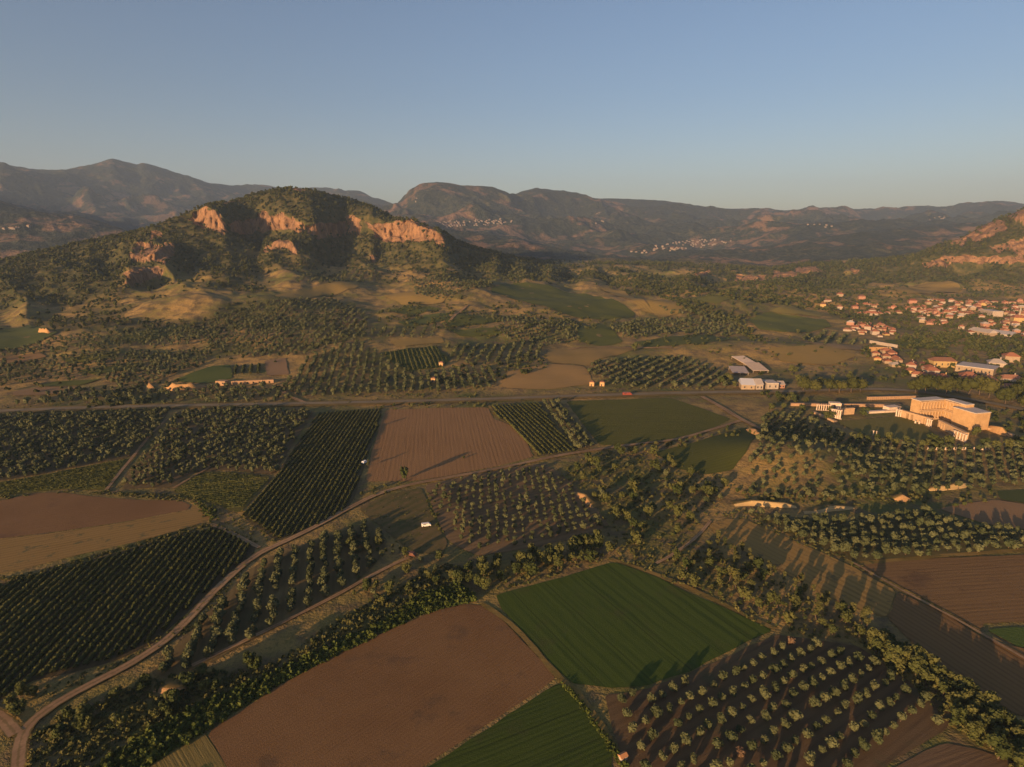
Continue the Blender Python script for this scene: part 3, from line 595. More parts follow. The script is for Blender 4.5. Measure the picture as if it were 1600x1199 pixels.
def crown(rng, R, Hh, base, lobes, leaves, leaf, core=1, spread=0.62):
    """lumpy crown of leaf clumps: R radius, Hh height, base = height of its underside"""
    Vs, Q, T = [], [], []; off = 0
    cs, rs = [], []
    for i in range(lobes):
        a = rng.uniform(0, 2*math.pi); rr = R*spread*math.sqrt(rng.uniform(0.02, 1)); zz = rng.uniform(0.18, 0.82)
        k = math.sin(math.pi*(0.15+0.7*zz)); cs.append((rr*k*math.cos(a), rr*k*math.sin(a), base+Hh*zz)); rs.append(R*rng.uniform(0.36, 0.56))
    cs = np.array(cs); rs = np.array(rs)
    iv, if_ = ICO1 if core == 1 else ICO2
    if core:
        for c, r in zip(cs, rs):
            v = iv*(r*0.80*(1+0.22*rng.normal(size=(len(iv), 1))))*np.array([1, 1, 0.85])+c
            Vs.append(v); T.append(if_+off); off += len(v)
    w = rs**2; pick = rng.choice(lobes, leaves, p=w/w.sum())
    dirs = rng.normal(size=(leaves, 3)); dirs[:, 2] += 0.25; dirs /= np.linalg.norm(dirs, axis=1)[:, None]
    ctr = cs[pick]+dirs*rs[pick][:, None]*rng.uniform(0.72, 1.12, (leaves, 1))*np.array([1, 1, 0.88])
    ctr[:, 2] = np.maximum(ctr[:, 2], base*0.6)
    nn = dirs+rng.normal(size=(leaves, 3))*0.75; nn /= np.linalg.norm(nn, axis=1)[:, None]
    v, q = quads(ctr, nn, leaf*rng.uniform(0.6, 1.3, leaves), rng)
    Vs.append(v); Q.append(q+off)
    return np.concatenate(Vs), np.concatenate(Q), (np.concatenate(T) if T else np.zeros((0, 3), int))
def trunk(rng, r, h, limbs=3, reach=0.8, sides=5):
    Vs, Q = [], []; off = 0
    def tube(p0, p1, r0, r1):
        nonlocal off
        p0 = np.array(p0); p1 = np.array(p1); d = p1-p0; d = d/np.linalg.norm(d)
        a = np.cross(d, [0.3, 0.9, 0.1]); a /= np.linalg.norm(a); b = np.cross(d, a)
        t = np.arange(sides)*2*math.pi/sides; ring = np.cos(t)[:, None]*a+np.sin(t)[:, None]*b
        Vs.append(np.concatenate([p0+ring*r0, p1+ring*r1])); i = np.arange(sides); j = (i+1) % sides
        Q.append(np.stack([i, j, j+sides, i+sides], 1)+off); off += 2*sides
    lean = rng.normal(size=2)*0.08*h
    top = (lean[0], lean[1], h*0.55); tube((0, 0, -0.15), top, r, r*0.72)
    for i in range(limbs):
        a = 2*math.pi*(i+rng.uniform(-.25, .25))/limbs
        tube(top, (lean[0]+reach*math.cos(a), lean[1]+reach*math.sin(a), h*rng.uniform(0.95, 1.25)), r*0.6, r*0.25)
    return np.concatenate(Vs), np.concatenate(Q)
KINDS = {
 #        R    height base lobes leaves leaf | trunk r, h, limbs, reach
 'olive': dict(spread=.50, R=2.0, Hh=2.6, base=0.6, lobes=10, leaves=300, leaf=0.42, tr=(0.22, 1.5, 3, 0.8)),
 'broad': dict(R=2.6, Hh=4.6, base=1.0, lobes=8, leaves=330, leaf=0.55, tr=(0.22, 2.6, 3, 1.0)),
 'tall':  dict(R=1.9, Hh=9.0, base=1.4, lobes=11, leaves=420, leaf=0.60, tr=(0.24, 4.5, 2, 0.6)),
 'bush':  dict(R=1.2, Hh=1.5, base=0.1, lobes=5, leaves=120, leaf=0.36, tr=(0.08, 0.8, 3, 0.4)),
 'pine':  dict(R=6.4, Hh=7.5, base=3.6, lobes=16, leaves=620, leaf=0.80, tr=(0.38, 6.0, 4, 2.2)),
 'mtree': dict(R=2.7, Hh=3.8, base=0.0, lobes=2, leaves=26, leaf=1.25, tr=None),
 'molive':dict(spread=.46, R=2.0, Hh=2.6, base=0.5, lobes=5, leaves=70, leaf=0.60, tr=(0.2, 1.2, 0, 0)),
 'mbush': dict(R=1.2, Hh=1.4, base=0.0, lobes=3, leaves=30, leaf=0.5, tr=None),
}
def variant(kind, seed):
    k = KINDS[kind]; rng = np.random.default_rng(seed)
    c = crown(rng, k['R'], k['Hh'], k['base'], k['lobes'], k['leaves'], k['leaf'], spread=k.get('spread', .62))
    t = trunk(rng, *k['tr']) if k['tr'] else None
    return c, t
LEAF = {
 'olive': leaf_mat('olive_leaves', (0.050, 0.064, 0.027), (0.114, 0.122, 0.056)), 'broad': leaf_mat('broad_leaves', (0.040, 0.056, 0.016), (0.100, 0.104, 0.032)),
 'tall': leaf_mat('poplar_leaves', (0.045, 0.055, 0.018), (0.10, 0.098, 0.034)), 'bush': leaf_mat('bush_leaves', (0.044, 0.060, 0.018), (0.110, 0.110, 0.036)),
 'pine': leaf_mat('pine_needles', (0.042, 0.050, 0.012), (0.085, 0.085, 0.022)), 'pinkish': leaf_mat('dry_pink_leaves', (0.13, 0.082, 0.048), (0.185, 0.12, 0.07)),
 'molive': leaf_mat('olive_grove_leaves', (0.050, 0.064, 0.027), (0.114, 0.122, 0.056), True), 'mtree': leaf_mat('woodland_leaves', (0.028, 0.041, 0.012), (0.080, 0.084, 0.027), True),
 'mbush': leaf_mat('scrub_leaves', (0.046, 0.060, 0.017), (0.135, 0.126, 0.042), True), 'green': leaf_mat('reed_leaves', (0.034, 0.054, 0.010), (0.090, 0.110, 0.022), True),
}
def mass(name, kind, xy, size, label, cat, seed=1, nvar=5, mat=None, zs=None, sink=0.1):
    """all plants of a kind too many to be single things, as one object"""
    rng = np.random.default_rng(seed); xy = np.asarray(xy, float); n = len(xy)
    size = np.broadcast_to(size, (n,))
    z = H(xy[:, 0], xy[:, 1]) if zs is None else zs
    var = rng.integers(0, nvar, n); rot = rng.uniform(0, 2*math.pi, n); tint = rng.uniform(0, 1, n)
    sc = size*rng.uniform(0.85, 1.15, n); hz = sc*rng.uniform(0.85, 1.2, n)
    VV, QQ, TT, TK, AT = [], [], [], [], []; off = 0
    for v in range(nvar):
        (cv, cq, ct), tr = variant(kind, seed*100+v)
        i = np.where(var == v)[0]
        if not len(i): continue
        parts = [cv]; tq = None
        if tr is not None: parts.append(tr[0]); tq = tr[1]+len(cv)
        B = np.concatenate(parts); nb = len(B)
        c, s = np.cos(rot[i])[:, None], np.sin(rot[i])[:, None]
        X = (B[:, 0]*c-B[:, 1]*s)*sc[i][:, None]+xy[i, 0][:, None]; Y = (B[:, 0]*s+B[:, 1]*c)*sc[i][:, None]+xy[i, 1][:, None]
        Z = B[:, 2]*hz[i][:, None]+(z[i]-sink)[:, None]
        VV.append(np.stack([X, Y, Z], -1).reshape(-1, 3)); o = off+np.arange(len(i))*nb
        QQ.append((cq[None]+o[:, None, None]).reshape(-1, 4)); TT.append((ct[None]+o[:, None, None]).reshape(-1, 3))
        if tq is not None: TK.append((tq[None]+o[:, None, None]).reshape(-1, 4))
        AT.append(np.repeat(tint[i], nb)); off += nb*len(i)
    f = [np.concatenate(QQ), np.concatenate(TT)]; mi = [0, 0]
    if TK: f.append(np.concatenate(TK)); mi.append(1)
    o = mesh_obj(name, np.concatenate(VV), f, [mat or LEAF[kind], BARK], mi, attrs={'tint': np.concatenate(AT)})
    return tag(o, label, cat, kind='stuff')
PROTO = {}
def proto(kind, v, nvar):
    key = (kind, v % nvar)
    if key not in PROTO:
        (cv, cq, ct), tr = variant('olive' if kind == 'pinkish' else kind, 500+key[1]*7+hash_s(kind))
        PROTO[key] = (mesh_obj(kind+'_crown', cv, [cq, ct], [LEAF[kind]], [0, 0], parent=False), mesh_obj(kind+'_trunk', tr[0], [tr[1]], [BARK], parent=False))
    return PROTO[key]
def hash_s(s): return sum(ord(c)*(i+3) for i, c in enumerate(s)) % 991
NAMES = {'olive': 'olive_tree', 'pinkish': 'olive_tree', 'broad': 'broadleaf_tree', 'tall': 'poplar_tree', 'bush': 'bush', 'pine': 'pine_tree'}
CATS = {'olive': 'olive tree', 'pinkish': 'olive tree', 'broad': 'tree', 'tall': 'poplar', 'bush': 'bush', 'pine': 'pine tree'}
def plant(kind, x, y, z, s, label, group, nvar=6, hz=1.0):
    v = random.randrange(1000); cr, tk = proto(kind, v, nvar)
    r = empty(NAMES[kind], (x, y, z-0.05), random.uniform(0, 6.28), label, CATS[kind], group)
    k = s*random.uniform(0.9, 1.1); r.scale = (k, k, k*hz*random.uniform(0.9, 1.15))
    link('crown', cr, r); link('trunk', tk, r)
    return r

# ------------------------------------------------------------------ orchards and groves
ORD = ['first','second','third','fourth','fifth','sixth','seventh','eighth','ninth','tenth','eleventh','twelfth','13th','14th','15th','16th','17th','18th','19th','20th','21st','22nd','23rd','24th','25th','26th','27th','28th','29th','30th']
def nth(i): return ORD[i] if i < 30 else '%dth' % (i+1)
ROWS = {}
OLIVES = []      # (x, y, size, orchard, row, place in the row, pink?)
def orchard(key, P, a, b, row, gap, size, jit=0.07, keep=0.96, far=False, pink=0.0, shift=0.5):
    """rows of trees inside the world outline P, along the pixel direction a-b"""
    P = np.asarray(P, float); t = px_angle(a, b); u = np.array([math.cos(t), math.sin(t)]); away = abs(u[1]) > 0.6*abs(u[0])
    if (u[1] if away else u[0]) < 0: u = -u
    v = np.array([u[1], -u[0]]) if away else np.array([-u[1], u[0]])
    ROWS[key] = away
    A, B = P@u, P@v
    r = 0
    bs = np.arange(B.min()+row*shift, B.max(), row)
    for bb in bs:
        k = 0; got = []
        for aa in np.arange(A.min()+gap*.5*(r % 2), A.max(), gap):
            q = u*(aa+RNG.normal()*gap*jit)+v*(bb+RNG.normal()*row*jit)
            if inpoly(q[0], q[1], P) and RNG.random() < keep: got.append(q)
        for q in got:
            OLIVES.append((q[0], q[1], size*(1.15 if key[0] == 'm' else 1.0)*RNG.uniform(0.78, 1.2), key, r, k, RNG.random() < pink)); k += 1
        if got: r += 1
def gp(px): return G([a[0] for a in px], [a[1] for a in px])
def shrink(P, m):
    P = np.asarray(P, float); c = P.mean(0); d = P-c; L = np.linalg.norm(d, axis=1)[:, None]; return c+d*(1-m/L)
orchard('D', shrink(FIELD['D'], 3), (1000,1150), (1250,1010), 5.1, 4.6, .84, keep=0.95, pink=0.025)
orchard('P', shrink(FIELD['P'], 2), (440,960), (447,890), 5.9, 2.9, 1.0, keep=0.93)
orchard('N', shrink(FIELD['N'], 4), (745,870), (950,820), 4.9, 4.3, 0.80, keep=0.93)
orchard('K', FIELD['K'], (860,630), (915,700), 5.2, 4.4, 1.1)
orchard('Q1', FIELD['Q1'], (60,735), (200,660), 5.8, 4.6, 1.12)
orchard('Q2', FIELD['Q2'], (290,735), (430,660), 5.8, 4.6, 1.08)
orchard('T', FIELD['T'], (1200,820), (1500,835), 5.4, 4.2, 1.14)
XP = gp([(1192,652),(1250,648),(1320,680),(1400,694),(1475,700),(1760,706),(1760,752),(1550,764),(1460,770),(1400,772),(1330,735),(1300,690),(1250,690),(1200,715),(1168,740),(1172,715),(1186,690)])
orchard('X', XP, (1200,660), (1500,745), 6.6, 5.2, 1.2)
XS = gp([(1200,715),(1250,692),(1300,692),(1335,738),(1395,772),(1340,786),(1260,783),(1178,775),(1172,742)])
orchard('XS', XS, (1200,700), (1400,770), 6.4, 6.0, 0.95, jit=0.2, keep=0.88)
for key, px, a, b, row, gap, size, jit, keep in [
 ('m1a', [(930,566),(1060,556),(1128,582),(1150,607),(965,607),(915,580)], (960,600), (1040,560), 9.5, 5.2, 1.1, .06, .97),
 ('m2a', [(695,540),(840,531),(855,558),(822,567),(745,573),(710,565),(700,552)], (720,570), (745,535), 10, 5, 1.1, .06, .97),
 ('m3a', [(578,516),(680,511),(690,525),(620,531),(582,526)], (600,530), (610,512), 12, 6, 1.1, .1, .95),
 ('m4a', [(480,560),(560,535),(600,560),(640,583),(680,580),(770,576),(775,606),(690,612),(470,622),(440,604)], (500,620), (520,570), 7.5, 4.8, 1.1, .06, .96),
 ('m5a', [(330,500),(420,470),(520,470),(575,490),(570,530),(480,556),(380,560),(300,530)], (380,550), (460,480), 8.5, 6.4, 1.12, .09, .93),
 ('m6a', [(160,600),(200,550),(330,545),(330,565),(260,592),(230,605)], (180,595), (300,555), 8.5, 6, 1.1, .08, .95),
 ('m7a', [(-80,575),(160,550),(195,548),(155,590),(40,598),(-80,612)], (0,590), (150,560), 9, 7, 1.1, .12, .9),
 ('m8a', [(100,612),(235,605),(470,606),(470,626),(300,632),(120,634),(20,634)], (120,625), (400,612), 8, 7, 1.2, .2, .85),
 ('m9a', [(-80,556),(0,548),(100,525),(280,508),(320,520),(300,540),(160,548)], (0,550), (200,525), 10, 7.5, 1.2, .12, .88),
 ('m10a', [(455,442),(500,424),(585,418),(590,436),(520,444)], (470,442), (520,424), 16, 8, 1.4, .1, .95),
 ('m11a', [(640,440),(700,432),(760,440),(770,452),(700,472),(650,462)], (660,460), (740,440), 11, 8, 1.3, .1, .92),
 ('m12a', [(760,425),(830,425),(900,435),(880,440),(800,440),(765,435)], (770,435), (800,425), 16, 9, 1.3, .1, .95),
 ('m13a', [(955,515),(1000,500),(1100,498),(1160,505),(1155,525),(1060,522),(975,530)], (960,525), (1100,500), 9, 7, 1.2, .1, .92),
 ('m14a', [(1030,480),(1060,485),(1130,492),(1150,503),(1100,496),(1040,492)], (1040,490), (1140,500), 12, 8, 1.3, .2, .9),
 ('m15a', [(1252,527),(1290,517),(1350,534),(1352,540),(1300,537),(1258,535)], (1262,534), (1280,520), 13, 5, 1.1, .08, .97),
 ('m16a', [(820,510),(900,500),(905,530),(850,545),(790,530),(770,515)], (800,525), (890,510), 9, 7, 1.15, .12, .9),
 ('m17a', [(745,495),(830,490),(860,505),(790,512)], (750,500), (850,500), 11, 7, 1.1, .1, .9),
]: orchard(key, gp(px), a, b, row, gap, size, jit, keep)
GROVE = {'D': ('dark bottom right orchard', 'olives of the bottom right orchard'), 'P': ('rows beside curving track', 'olives in rows beside the curving track'),
         'N': ('grey tilled orchard', 'young olives of the grey tilled orchard'), 'T': ('grassy right grove', 'olives of the right hand grove'),
         'XS': ('dry hillock', 'olives on the dry hillock'), 'X': ('hill below ruins', 'olives of the hill below the ruins'), 'K': ('narrow olive strip', 'olives of the narrow strip'),
         'Q2': ('middle left orchard', 'olives of the middle left orchard'), 'Q1': ('far left orchard', 'olives of the far left orchard')}
def place_olives():
    A = sorted(OLIVES, key=lambda o: math.hypot(o[0], o[1])/o[2]**0.5)
    vis, rest = [], []
    for o in A:
        z = 0.0; px, py = proj(o[0], o[1], 1.0)
        (vis if (-5 < px < 1605 and py < 1205 and len(vis) < 300 and o[3] in GROVE) else rest).append(o)
    zz = H(np.array([o[0] for o in vis]), np.array([o[1] for o in vis]))
    for o, z in zip(vis, zz):
        x, y, s, key, r, k, pk = o; wh, gr = GROVE[key]
        kind = 'pinkish' if pk else 'olive'
        lab = ('%s olive, %s from near end of %s row from left, %s' if ROWS[key] else '%s olive, %s from left in %s row from front, %s') % ('pinkish' if pk else ('large' if s > 1.05 else 'small'), nth(k), nth(r), wh)
        plant(kind, x, y, z, s, lab, gr)
    mass('olive_grove', 'molive', [o[:2] for o in rest], [o[2] for o in rest], 'thousands of small olive trees in groves across the plain', 'olive grove', 11)
place_olives()

# ------------------------------------------------------------------ vine rows, one thing per row
LEAF['vine'] = leaf_mat('vine_leaves', (0.034, 0.046, 0.012), (0.088, 0.092, 0.026))
def vine_rows(key, a, b, gap, w, h, where, group, P=None, leaf=0.5, dens=9, inset=1.5, across=False, what='vine'):
    P = shrink(FIELD[key] if P is None else P, inset); t = px_angle(a, b); u = np.array([math.cos(t), math.sin(t)])
    if u[1] < 0: u = -u
    v = np.array([u[1], -u[0]])
    if v[0] < 0: v = -v
    if across: v = v if v[1] > 0 else -v
    A, B = P@u, P@v; rng = np.random.default_rng(hash_s(key)); r = 0
    for bb in np.arange(B.min()+gap*.6, B.max()-gap*.3, gap):
        s = np.arange(A.min(), A.max(), 0.8); q = u[None]*s[:, None]+v[None]*bb
        inn = inpoly(q[:, 0], q[:, 1], P)
        if inn.sum() < 8: continue
        i0, i1 = np.where(inn)[0][[0, -1]]; s = s[i0:i1+1]+rng.uniform(-.3, .3); n = len(s)
        live = np.where(rng.random(n) < 0.045, 0.45, 1.0)*rng.uniform(0.8, 1.15, n)
        c = u[None]*s[:, None]+v[None]*(bb+0.12*rng.normal(size=(n, 1)))
        org = c[0].copy(); z0 = H(c[:, 0], c[:, 1]); oz = float(z0[0])
        prof = np.array([(-.42, .12), (-.5, .62), (-.2, .98), (.22, .96), (.5, .6), (.42, .12)])
        m = len(prof); wob = rng.uniform(0.75, 1.2, (n, m))
        X = c[:, None, :]+v[None, None]*(prof[None, :, 0:1]*w*0.8*(wob*live[:, None])[..., None])
        Z = z0[:, None]+prof[None, :, 1]*h*0.9*live[:, None]*wob
        V = np.concatenate([X-org, (Z-oz)[..., None]], -1).reshape(-1, 3)
        i = np.arange(n*m).reshape(n, m)
        F = np.stack([i[:-1, :-1], i[:-1, 1:], i[1:, 1:], i[1:, :-1]], -1).reshape(-1, 4)
        k = int(n*0.8*dens); j = rng.integers(0, n, k); th = rng.uniform(-.1, math.pi+.1, k)
        d2 = np.stack([np.cos(th), np.sin(th)], 1)
        ctr = np.concatenate([c[j]+u[None]*rng.uniform(-.5, .5, (k, 1))+v[None]*(d2[:, 0:1]*w*0.5*live[j][:, None]*rng.uniform(.7, 1.2, (k, 1)))-org,
                              (z0[j]-oz+h*(0.35+0.62*d2[:, 1]*rng.uniform(.6, 1.15, k))*live[j])[:, None]], 1)
        nn = np.concatenate([v[None]*d2[:, 0:1], d2[:, 1:2]], 1)+rng.normal(size=(k, 3))*0.6; nn /= np.linalg.norm(nn, axis=1)[:, None]
        qv, qf = quads(ctr, nn, leaf*rng.uniform(.6, 1.3, k), rng)
        o = mesh_obj(what+'_row', np.concatenate([V, qv]), [F, qf+len(V)], [LEAF['vine']])
        o.location = (org[0], org[1], oz)
        tag(o, 'green %s row, %s from the %s in %s' % (what, nth(r), 'front' if across else 'left', where), what+' row', group); r += 1
vine_rows('G', (337,833), (190,1025), 2.75, 1.35, 1.5, 'the bottom left vineyard', 'vine rows of the bottom left vineyard')
vine_rows('H', (590,645), (480,830), 2.7, 1.25, 1.5, 'the central vineyard', 'vine rows of the central vineyard')
vine_rows('J', (800,634), (880,708), 3.3, 1.5, 1.6, 'the narrow vineyard strip', 'vine rows of the narrow strip', dens=7)
vine_rows('TR', (372,583), (376,571), 7.0, 2.6, 2.4, 'the terrace vineyard above the road', 'vine rows on the low terrace', P=gp([(363,572),(411,570),(413,584),(364,586)]), leaf=.9, dens=6, inset=0)

vine_rows('Q4', (280,767), (412,752), 2.6, 1.1, .8, 'the vegetable patch left of the central vineyard', 'vegetable rows of the left patch', dens=4, leaf=.55, across=True, what='vegetable')
vine_rows('Q3', (0,772), (185,740), 2.8, 1.2, .8, 'the vegetable strip at far left', 'vegetable rows of the far left strip', dens=4, leaf=.6, across=True, what='vegetable')
vine_rows('m1', (640,545), (652,580), 4.6, 2.0, 1.7, 'the small vineyard above the road', 'vine rows of the small vineyard above the road', dens=4, leaf=.8)
# ------------------------------------------------------------------ hedges, copses, bushes
EXTRA = {'mtree': [], 'mbush': [], 'green': []}
COUNT = {}
def copse(px, n, kinds, where, group, smin=.7, smax=1.1, mind=2.2, cap=300):
    P = gp(px); lo, hi = P.min(0), P.max(0); got = []
    tries = 0
    while len(got) < n and tries < n*60:
        tries += 1
        q = lo+(hi-lo)*RNG.random(2)
        if inpoly(q[0:1], q[1:2], P)[0] and all((q[0]-g[0])**2+(q[1]-g[1])**2 > mind**2 for g in got): got.append(q)
    if not got: return
    got = np.array(got); z = H(got[:, 0], got[:, 1]); ppx, ppy = proj(got[:, 0], got[:, 1], z)
    wide = np.ptp(ppx) > np.ptp(ppy)
    o = np.argsort(ppx if wide else -ppy)
    num = {}
    for i in o:
        k = kinds[RNG.integers(len(kinds))]; x, y = got[i]
        if not (-40 < ppx[i] < 1640 and ppy[i] < 1225):
            continue
        if COUNT.get(k, 0) >= cap:
            EXTRA['mbush' if k == 'bush' else 'mtree'].append((x, y, 1.0)); continue
        COUNT[k] = COUNT.get(k, 0)+1
        s = RNG.uniform(smin, smax); c = num.get(k, 0); num[k] = c+1
        word = {'broad': 'leafy tree', 'tall': 'slender tall tree', 'bush': 'low bush', 'pine': 'umbrella pine', 'olive': 'olive tree', 'pinkish': 'pinkish dry olive tree'}[k]
        plant(k, x, y, z[i], s, '%s, %s from %s in %s' % (word, nth(c), 'the left' if wide else 'the front', where), group)
B_, T_, U_ = 'broad', 'tall', 'bush'
copse([(1350,1005),(1400,1012),(1500,1080),(1640,1180),(1640,1235),(1560,1190),(1495,1135),(1480,1092),(1400,1045)], 56, [B_], 'the large copse at bottom right', 'large trees at bottom right', .78, 1.08, 3.0)
copse([(1015,880),(1110,852),(1210,905),(1300,950),(1385,1000),(1350,1008),(1230,985),(1150,950),(1080,920)], 66, [B_,T_,B_,U_,U_], 'the hedge along the golden stubble', 'hedge trees along the golden stubble', .6, .95, 2.6)
copse([(1120,845),(1200,890),(1290,935),(1370,985),(1365,992),(1280,948),(1190,902),(1112,856)], 26, [T_], 'the line shading the golden stubble', 'tall hedge trees beside the stubble', .45, .66, 3.2)
copse([(700,905),(760,880),(850,865),(960,842),(962,872),(870,898),(775,925),(742,936)], 36, [B_], 'the hedge behind the large green field', 'hedge behind the large green field', .75, 1.1, 3.0)
copse([(880,735),(935,708),(1000,702),(1090,745),(1145,758),(1100,812),(1040,852),(965,852),(955,820),(928,785)], 84, [B_,B_,'olive',U_], 'the central copse', 'trees of the central copse', .75, 1.15, 3.2)
copse([(510,842),(600,835),(640,870),(700,875),(735,905),(640,940),(545,955),(560,900)], 44, [B_,U_,'olive',U_], 'the thicket above the reeds', 'thicket above the reeds', .6, .95, 2.6)
copse([(60,1150),(110,1105),(230,1060),(330,1050),(420,1040),(260,1120),(130,1199),(60,1199)], 50, [U_,U_,B_], 'the rough ground at bottom left', 'bushes at bottom left', .6, 1.0, 2.0)
copse([(5,1110),(30,1080),(60,1090),(40,1128)], 4, [B_], 'the corner of the left vineyard', 'trees at the left corner', .7, .9, 2.2)
copse([(586,634),(760,630),(770,636),(640,640),(588,641)], 22, [U_], 'the roadside above the brown field', 'roadside bushes', .9, 1.5, 3)
copse([(938,700),(1060,690),(1165,662),(1190,680),(1070,700),(1000,706)], 26, [U_], 'the bank below the wide green field', 'bushes along the field bank', .9, 1.5, 3)
copse([(1150,768),(1330,776),(1440,772),(1460,784),(1340,788),(1170,784)], 30, [U_,U_,'olive'], 'the bank above the right grove', 'bushes along the pale bank', .8, 1.3, 2.5)
copse([(1460,775),(1560,764),(1580,770),(1540,786),(1470,796)], 14, [U_], 'the edge by the right hand pale field', 'bushes beside the pale field', .8, 1.4, 3)
copse([(1130,590),(1150,592),(1150,610),(1120,608)], 6, [B_], 'the clump left of the roadside sheds', 'trees beside the sheds', .9, 1.3, 4)
copse([(1215,588),(1260,575),(1330,590),(1345,604),(1250,604),(1225,600)], 18, [B_,U_], 'the scrub behind the roadside pines', 'scrub behind the pines', .9, 1.3, 4)
copse([(1195,640),(1240,632),(1300,645),(1330,660),(1260,655),(1200,655)], 14, [B_,U_], 'the edge between the track and the ruins', 'trees near the ruins', .8, 1.2, 4)
copse([(1335,686),(1400,690),(1480,698),(1470,704),(1400,700),(1340,694)], 12, [B_], 'the bottom edge of the ruin lawn', 'trees below the lawn', .9, 1.25, 4)
copse([(1530,690),(1640,700),(1640,712),(1530,702)], 8, [B_], 'the slope right of the ruins', 'trees right of the ruins', .9, 1.2, 4)
copse([(560,775),(575,758),(640,750),(600,775)], 7, [U_], 'the grass below the reddish field', 'bushes below the reddish field', .7, 1.1, 2.5)
copse([(660,765),(672,765),(700,845),(690,850)], 12, [U_], 'the line between the van and the young orchard', 'bushes beside the young orchard', .6, .9, 2)
copse([(300,800),(330,795),(345,815),(330,820)], 5, [U_], 'the corner of the stubble field', 'bushes by the stubble', .6, .9, 2)
def one(kind, px, py, s, label, hz=1.0, group=None):
    p = G([px], [py])[0]; return plant(kind, p[0], p[1], float(H(p[0], p[1])), s, label, group, hz=hz)
one('broad', 632, 750, 1.0, 'lone tree casting a long shadow across the reddish field', 1.5)
one('tall', 588, 668, .6, 'slender tree on the upper left edge of the reddish field')
one('tall', 575, 730, .55, 'slender tree on the lower left edge of the reddish field')
one('broad', 725, 717, .35, 'tiny tree standing inside the reddish field')
one('broad', 1350, 650, 1.25, 'round tree at the back of the ruin lawn'); one('broad', 1524, 683, 1.1, 'round tree against the high ruin block'); one('broad', 1455, 695, 1.3, 'broad round tree between the two low ruin walls'); one('broad', 1482, 696, 1.2, 'round tree in front of the lower ruin columns')
one('broad', 1212, 558, .9, 'lone round bush on the tan slope behind the sheds'); one('broad', 992, 548, 1.6, 'big dark tree beside the pale slope track'); one('broad', 1216, 624, 1.3, 'round tree at the road junction'); one('broad', 1240, 628, 1.1, 'smaller round tree right of the junction')
for i, (px, py, s) in enumerate([(1255,612,1.06),(1272,613,1.01),(1296,613,1.12),(1312,614,1.06),(1330,613,1.18),(1344,612,1.01)]): one('pine', px, py, s, 'umbrella pine, %s from the left in the roadside clump left of the ruins' % nth(i), group='roadside pines')
for i, (px, py, s) in enumerate([(1430,614,1.12),(1446,615,1.23),(1462,612,1.12),(1478,617,1.29),(1495,613,1.12),(1512,618,1.29),(1530,617,1.23),(1545,622,1.18)]): one('pine', px, py, s, 'umbrella pine, %s from the left in the dark row behind the ruins' % nth(i), group='pines behind the ruins')
for i, (px, py, s) in enumerate([(1570,632,1.1),(1588,626,1.1),(1597,612,1.0),(1606,640,1.1)]): one('pine', px, py, s, 'umbrella pine, %s from the left at the right edge beyond the ruins' % nth(i), group='pines at the right edge')

def scatter(px, n, size=(.8, 1.3), kind='mtree', wp=1.0):
    P = gp(px); lo, hi = P.min(0), P.max(0); got = 0
    while got < n:
        q = lo+(hi-lo)*RNG.random((n*4, 2)); q = q[inpoly(q[:, 0], q[:, 1], P)][:n-got]
        if len(q) == 0: break
        for a in q: EXTRA[kind].append((a[0], a[1], RNG.uniform(*size)))
        got += len(q)
# undergrowth and reeds along the stream
scatter([(110,1230),(250,1135),(445,1045),(600,975),(660,930),(720,915),(745,938),(690,950),(640,968),(440,1066),(325,1140),(200,1215)], 2300, (.6, 1.3), 'green')
scatter([(30,1240),(50,1150),(230,1062),(420,1040),(540,960),(700,880),(745,900),(690,930),(600,972),(440,1045),(240,1140),(120,1240)], 1500, (.3, .95), 'mbush')
scatter([(740,890),(960,845),(1100,850),(1215,905),(1390,1005),(1340,1008),(1210,988),(1085,925),(960,875),(870,900),(775,928)], 700, (.3, .8), 'mbush')
scatter([(870,735),(940,705),(1020,705),(1150,755),(1100,815),(1000,895),(950,850)], 900, (.3, .9), 'mbush')
scatter([(1340,1000),(1420,1015),(1640,1170),(1640,1240),(1480,1130)], 350, (.4, .9), 'mbush')
scatter([(0,905),(60,893),(330,815),(405,850),(372,836),(330,822),(150,872),(20,915)], 350, (.3, .7), 'mbush')
scatter([(400,870),(300,985),(200,1040),(60,1100),(50,1080),(190,1032),(290,962),(395,862)], 300, (.25, .6), 'mbush')
scatter([(0,775),(170,768),(300,775),(335,800),(325,806),(300,786),(100,768),(0,783)], 260, (.3, .8), 'mbush')
scatter([(1110,805),(1165,795),(1340,880),(1400,915),(1330,886),(1165,814)], 160, (.3, .7), 'mbush')
scatter([(868,1058),(900,1085),(985,1200),(970,1200),(900,1095)], 170, (.3, .7), 'green')
scatter([(0,632),(580,622),(580,634),(0,642)], 120, (.5, 1.0), 'mbush'); scatter([(900,606),(1140,605),(1150,611),(900,615)], 60, (.6, 1.1), 'mbush')
scatter([(480,628),(620,606),(770,604),(770,622),(600,628)], 60, (.8, 1.3), 'mbush')
scatter([(1165,768),(1260,776),(1440,772),(1450,786),(1320,790),(1160,784)], 220, (.35, .8), 'mbush')
scatter([(560,795),(660,762),(698,850),(640,862),(600,835)], 90, (.2, .5), 'mbush'); scatter([(300,782),(335,790),(345,815),(325,812)], 60, (.4, .9), 'green')
scatter([(330,790),(440,800),(430,850),(400,850),(360,825)], 120, (.3, .7), 'mbush')
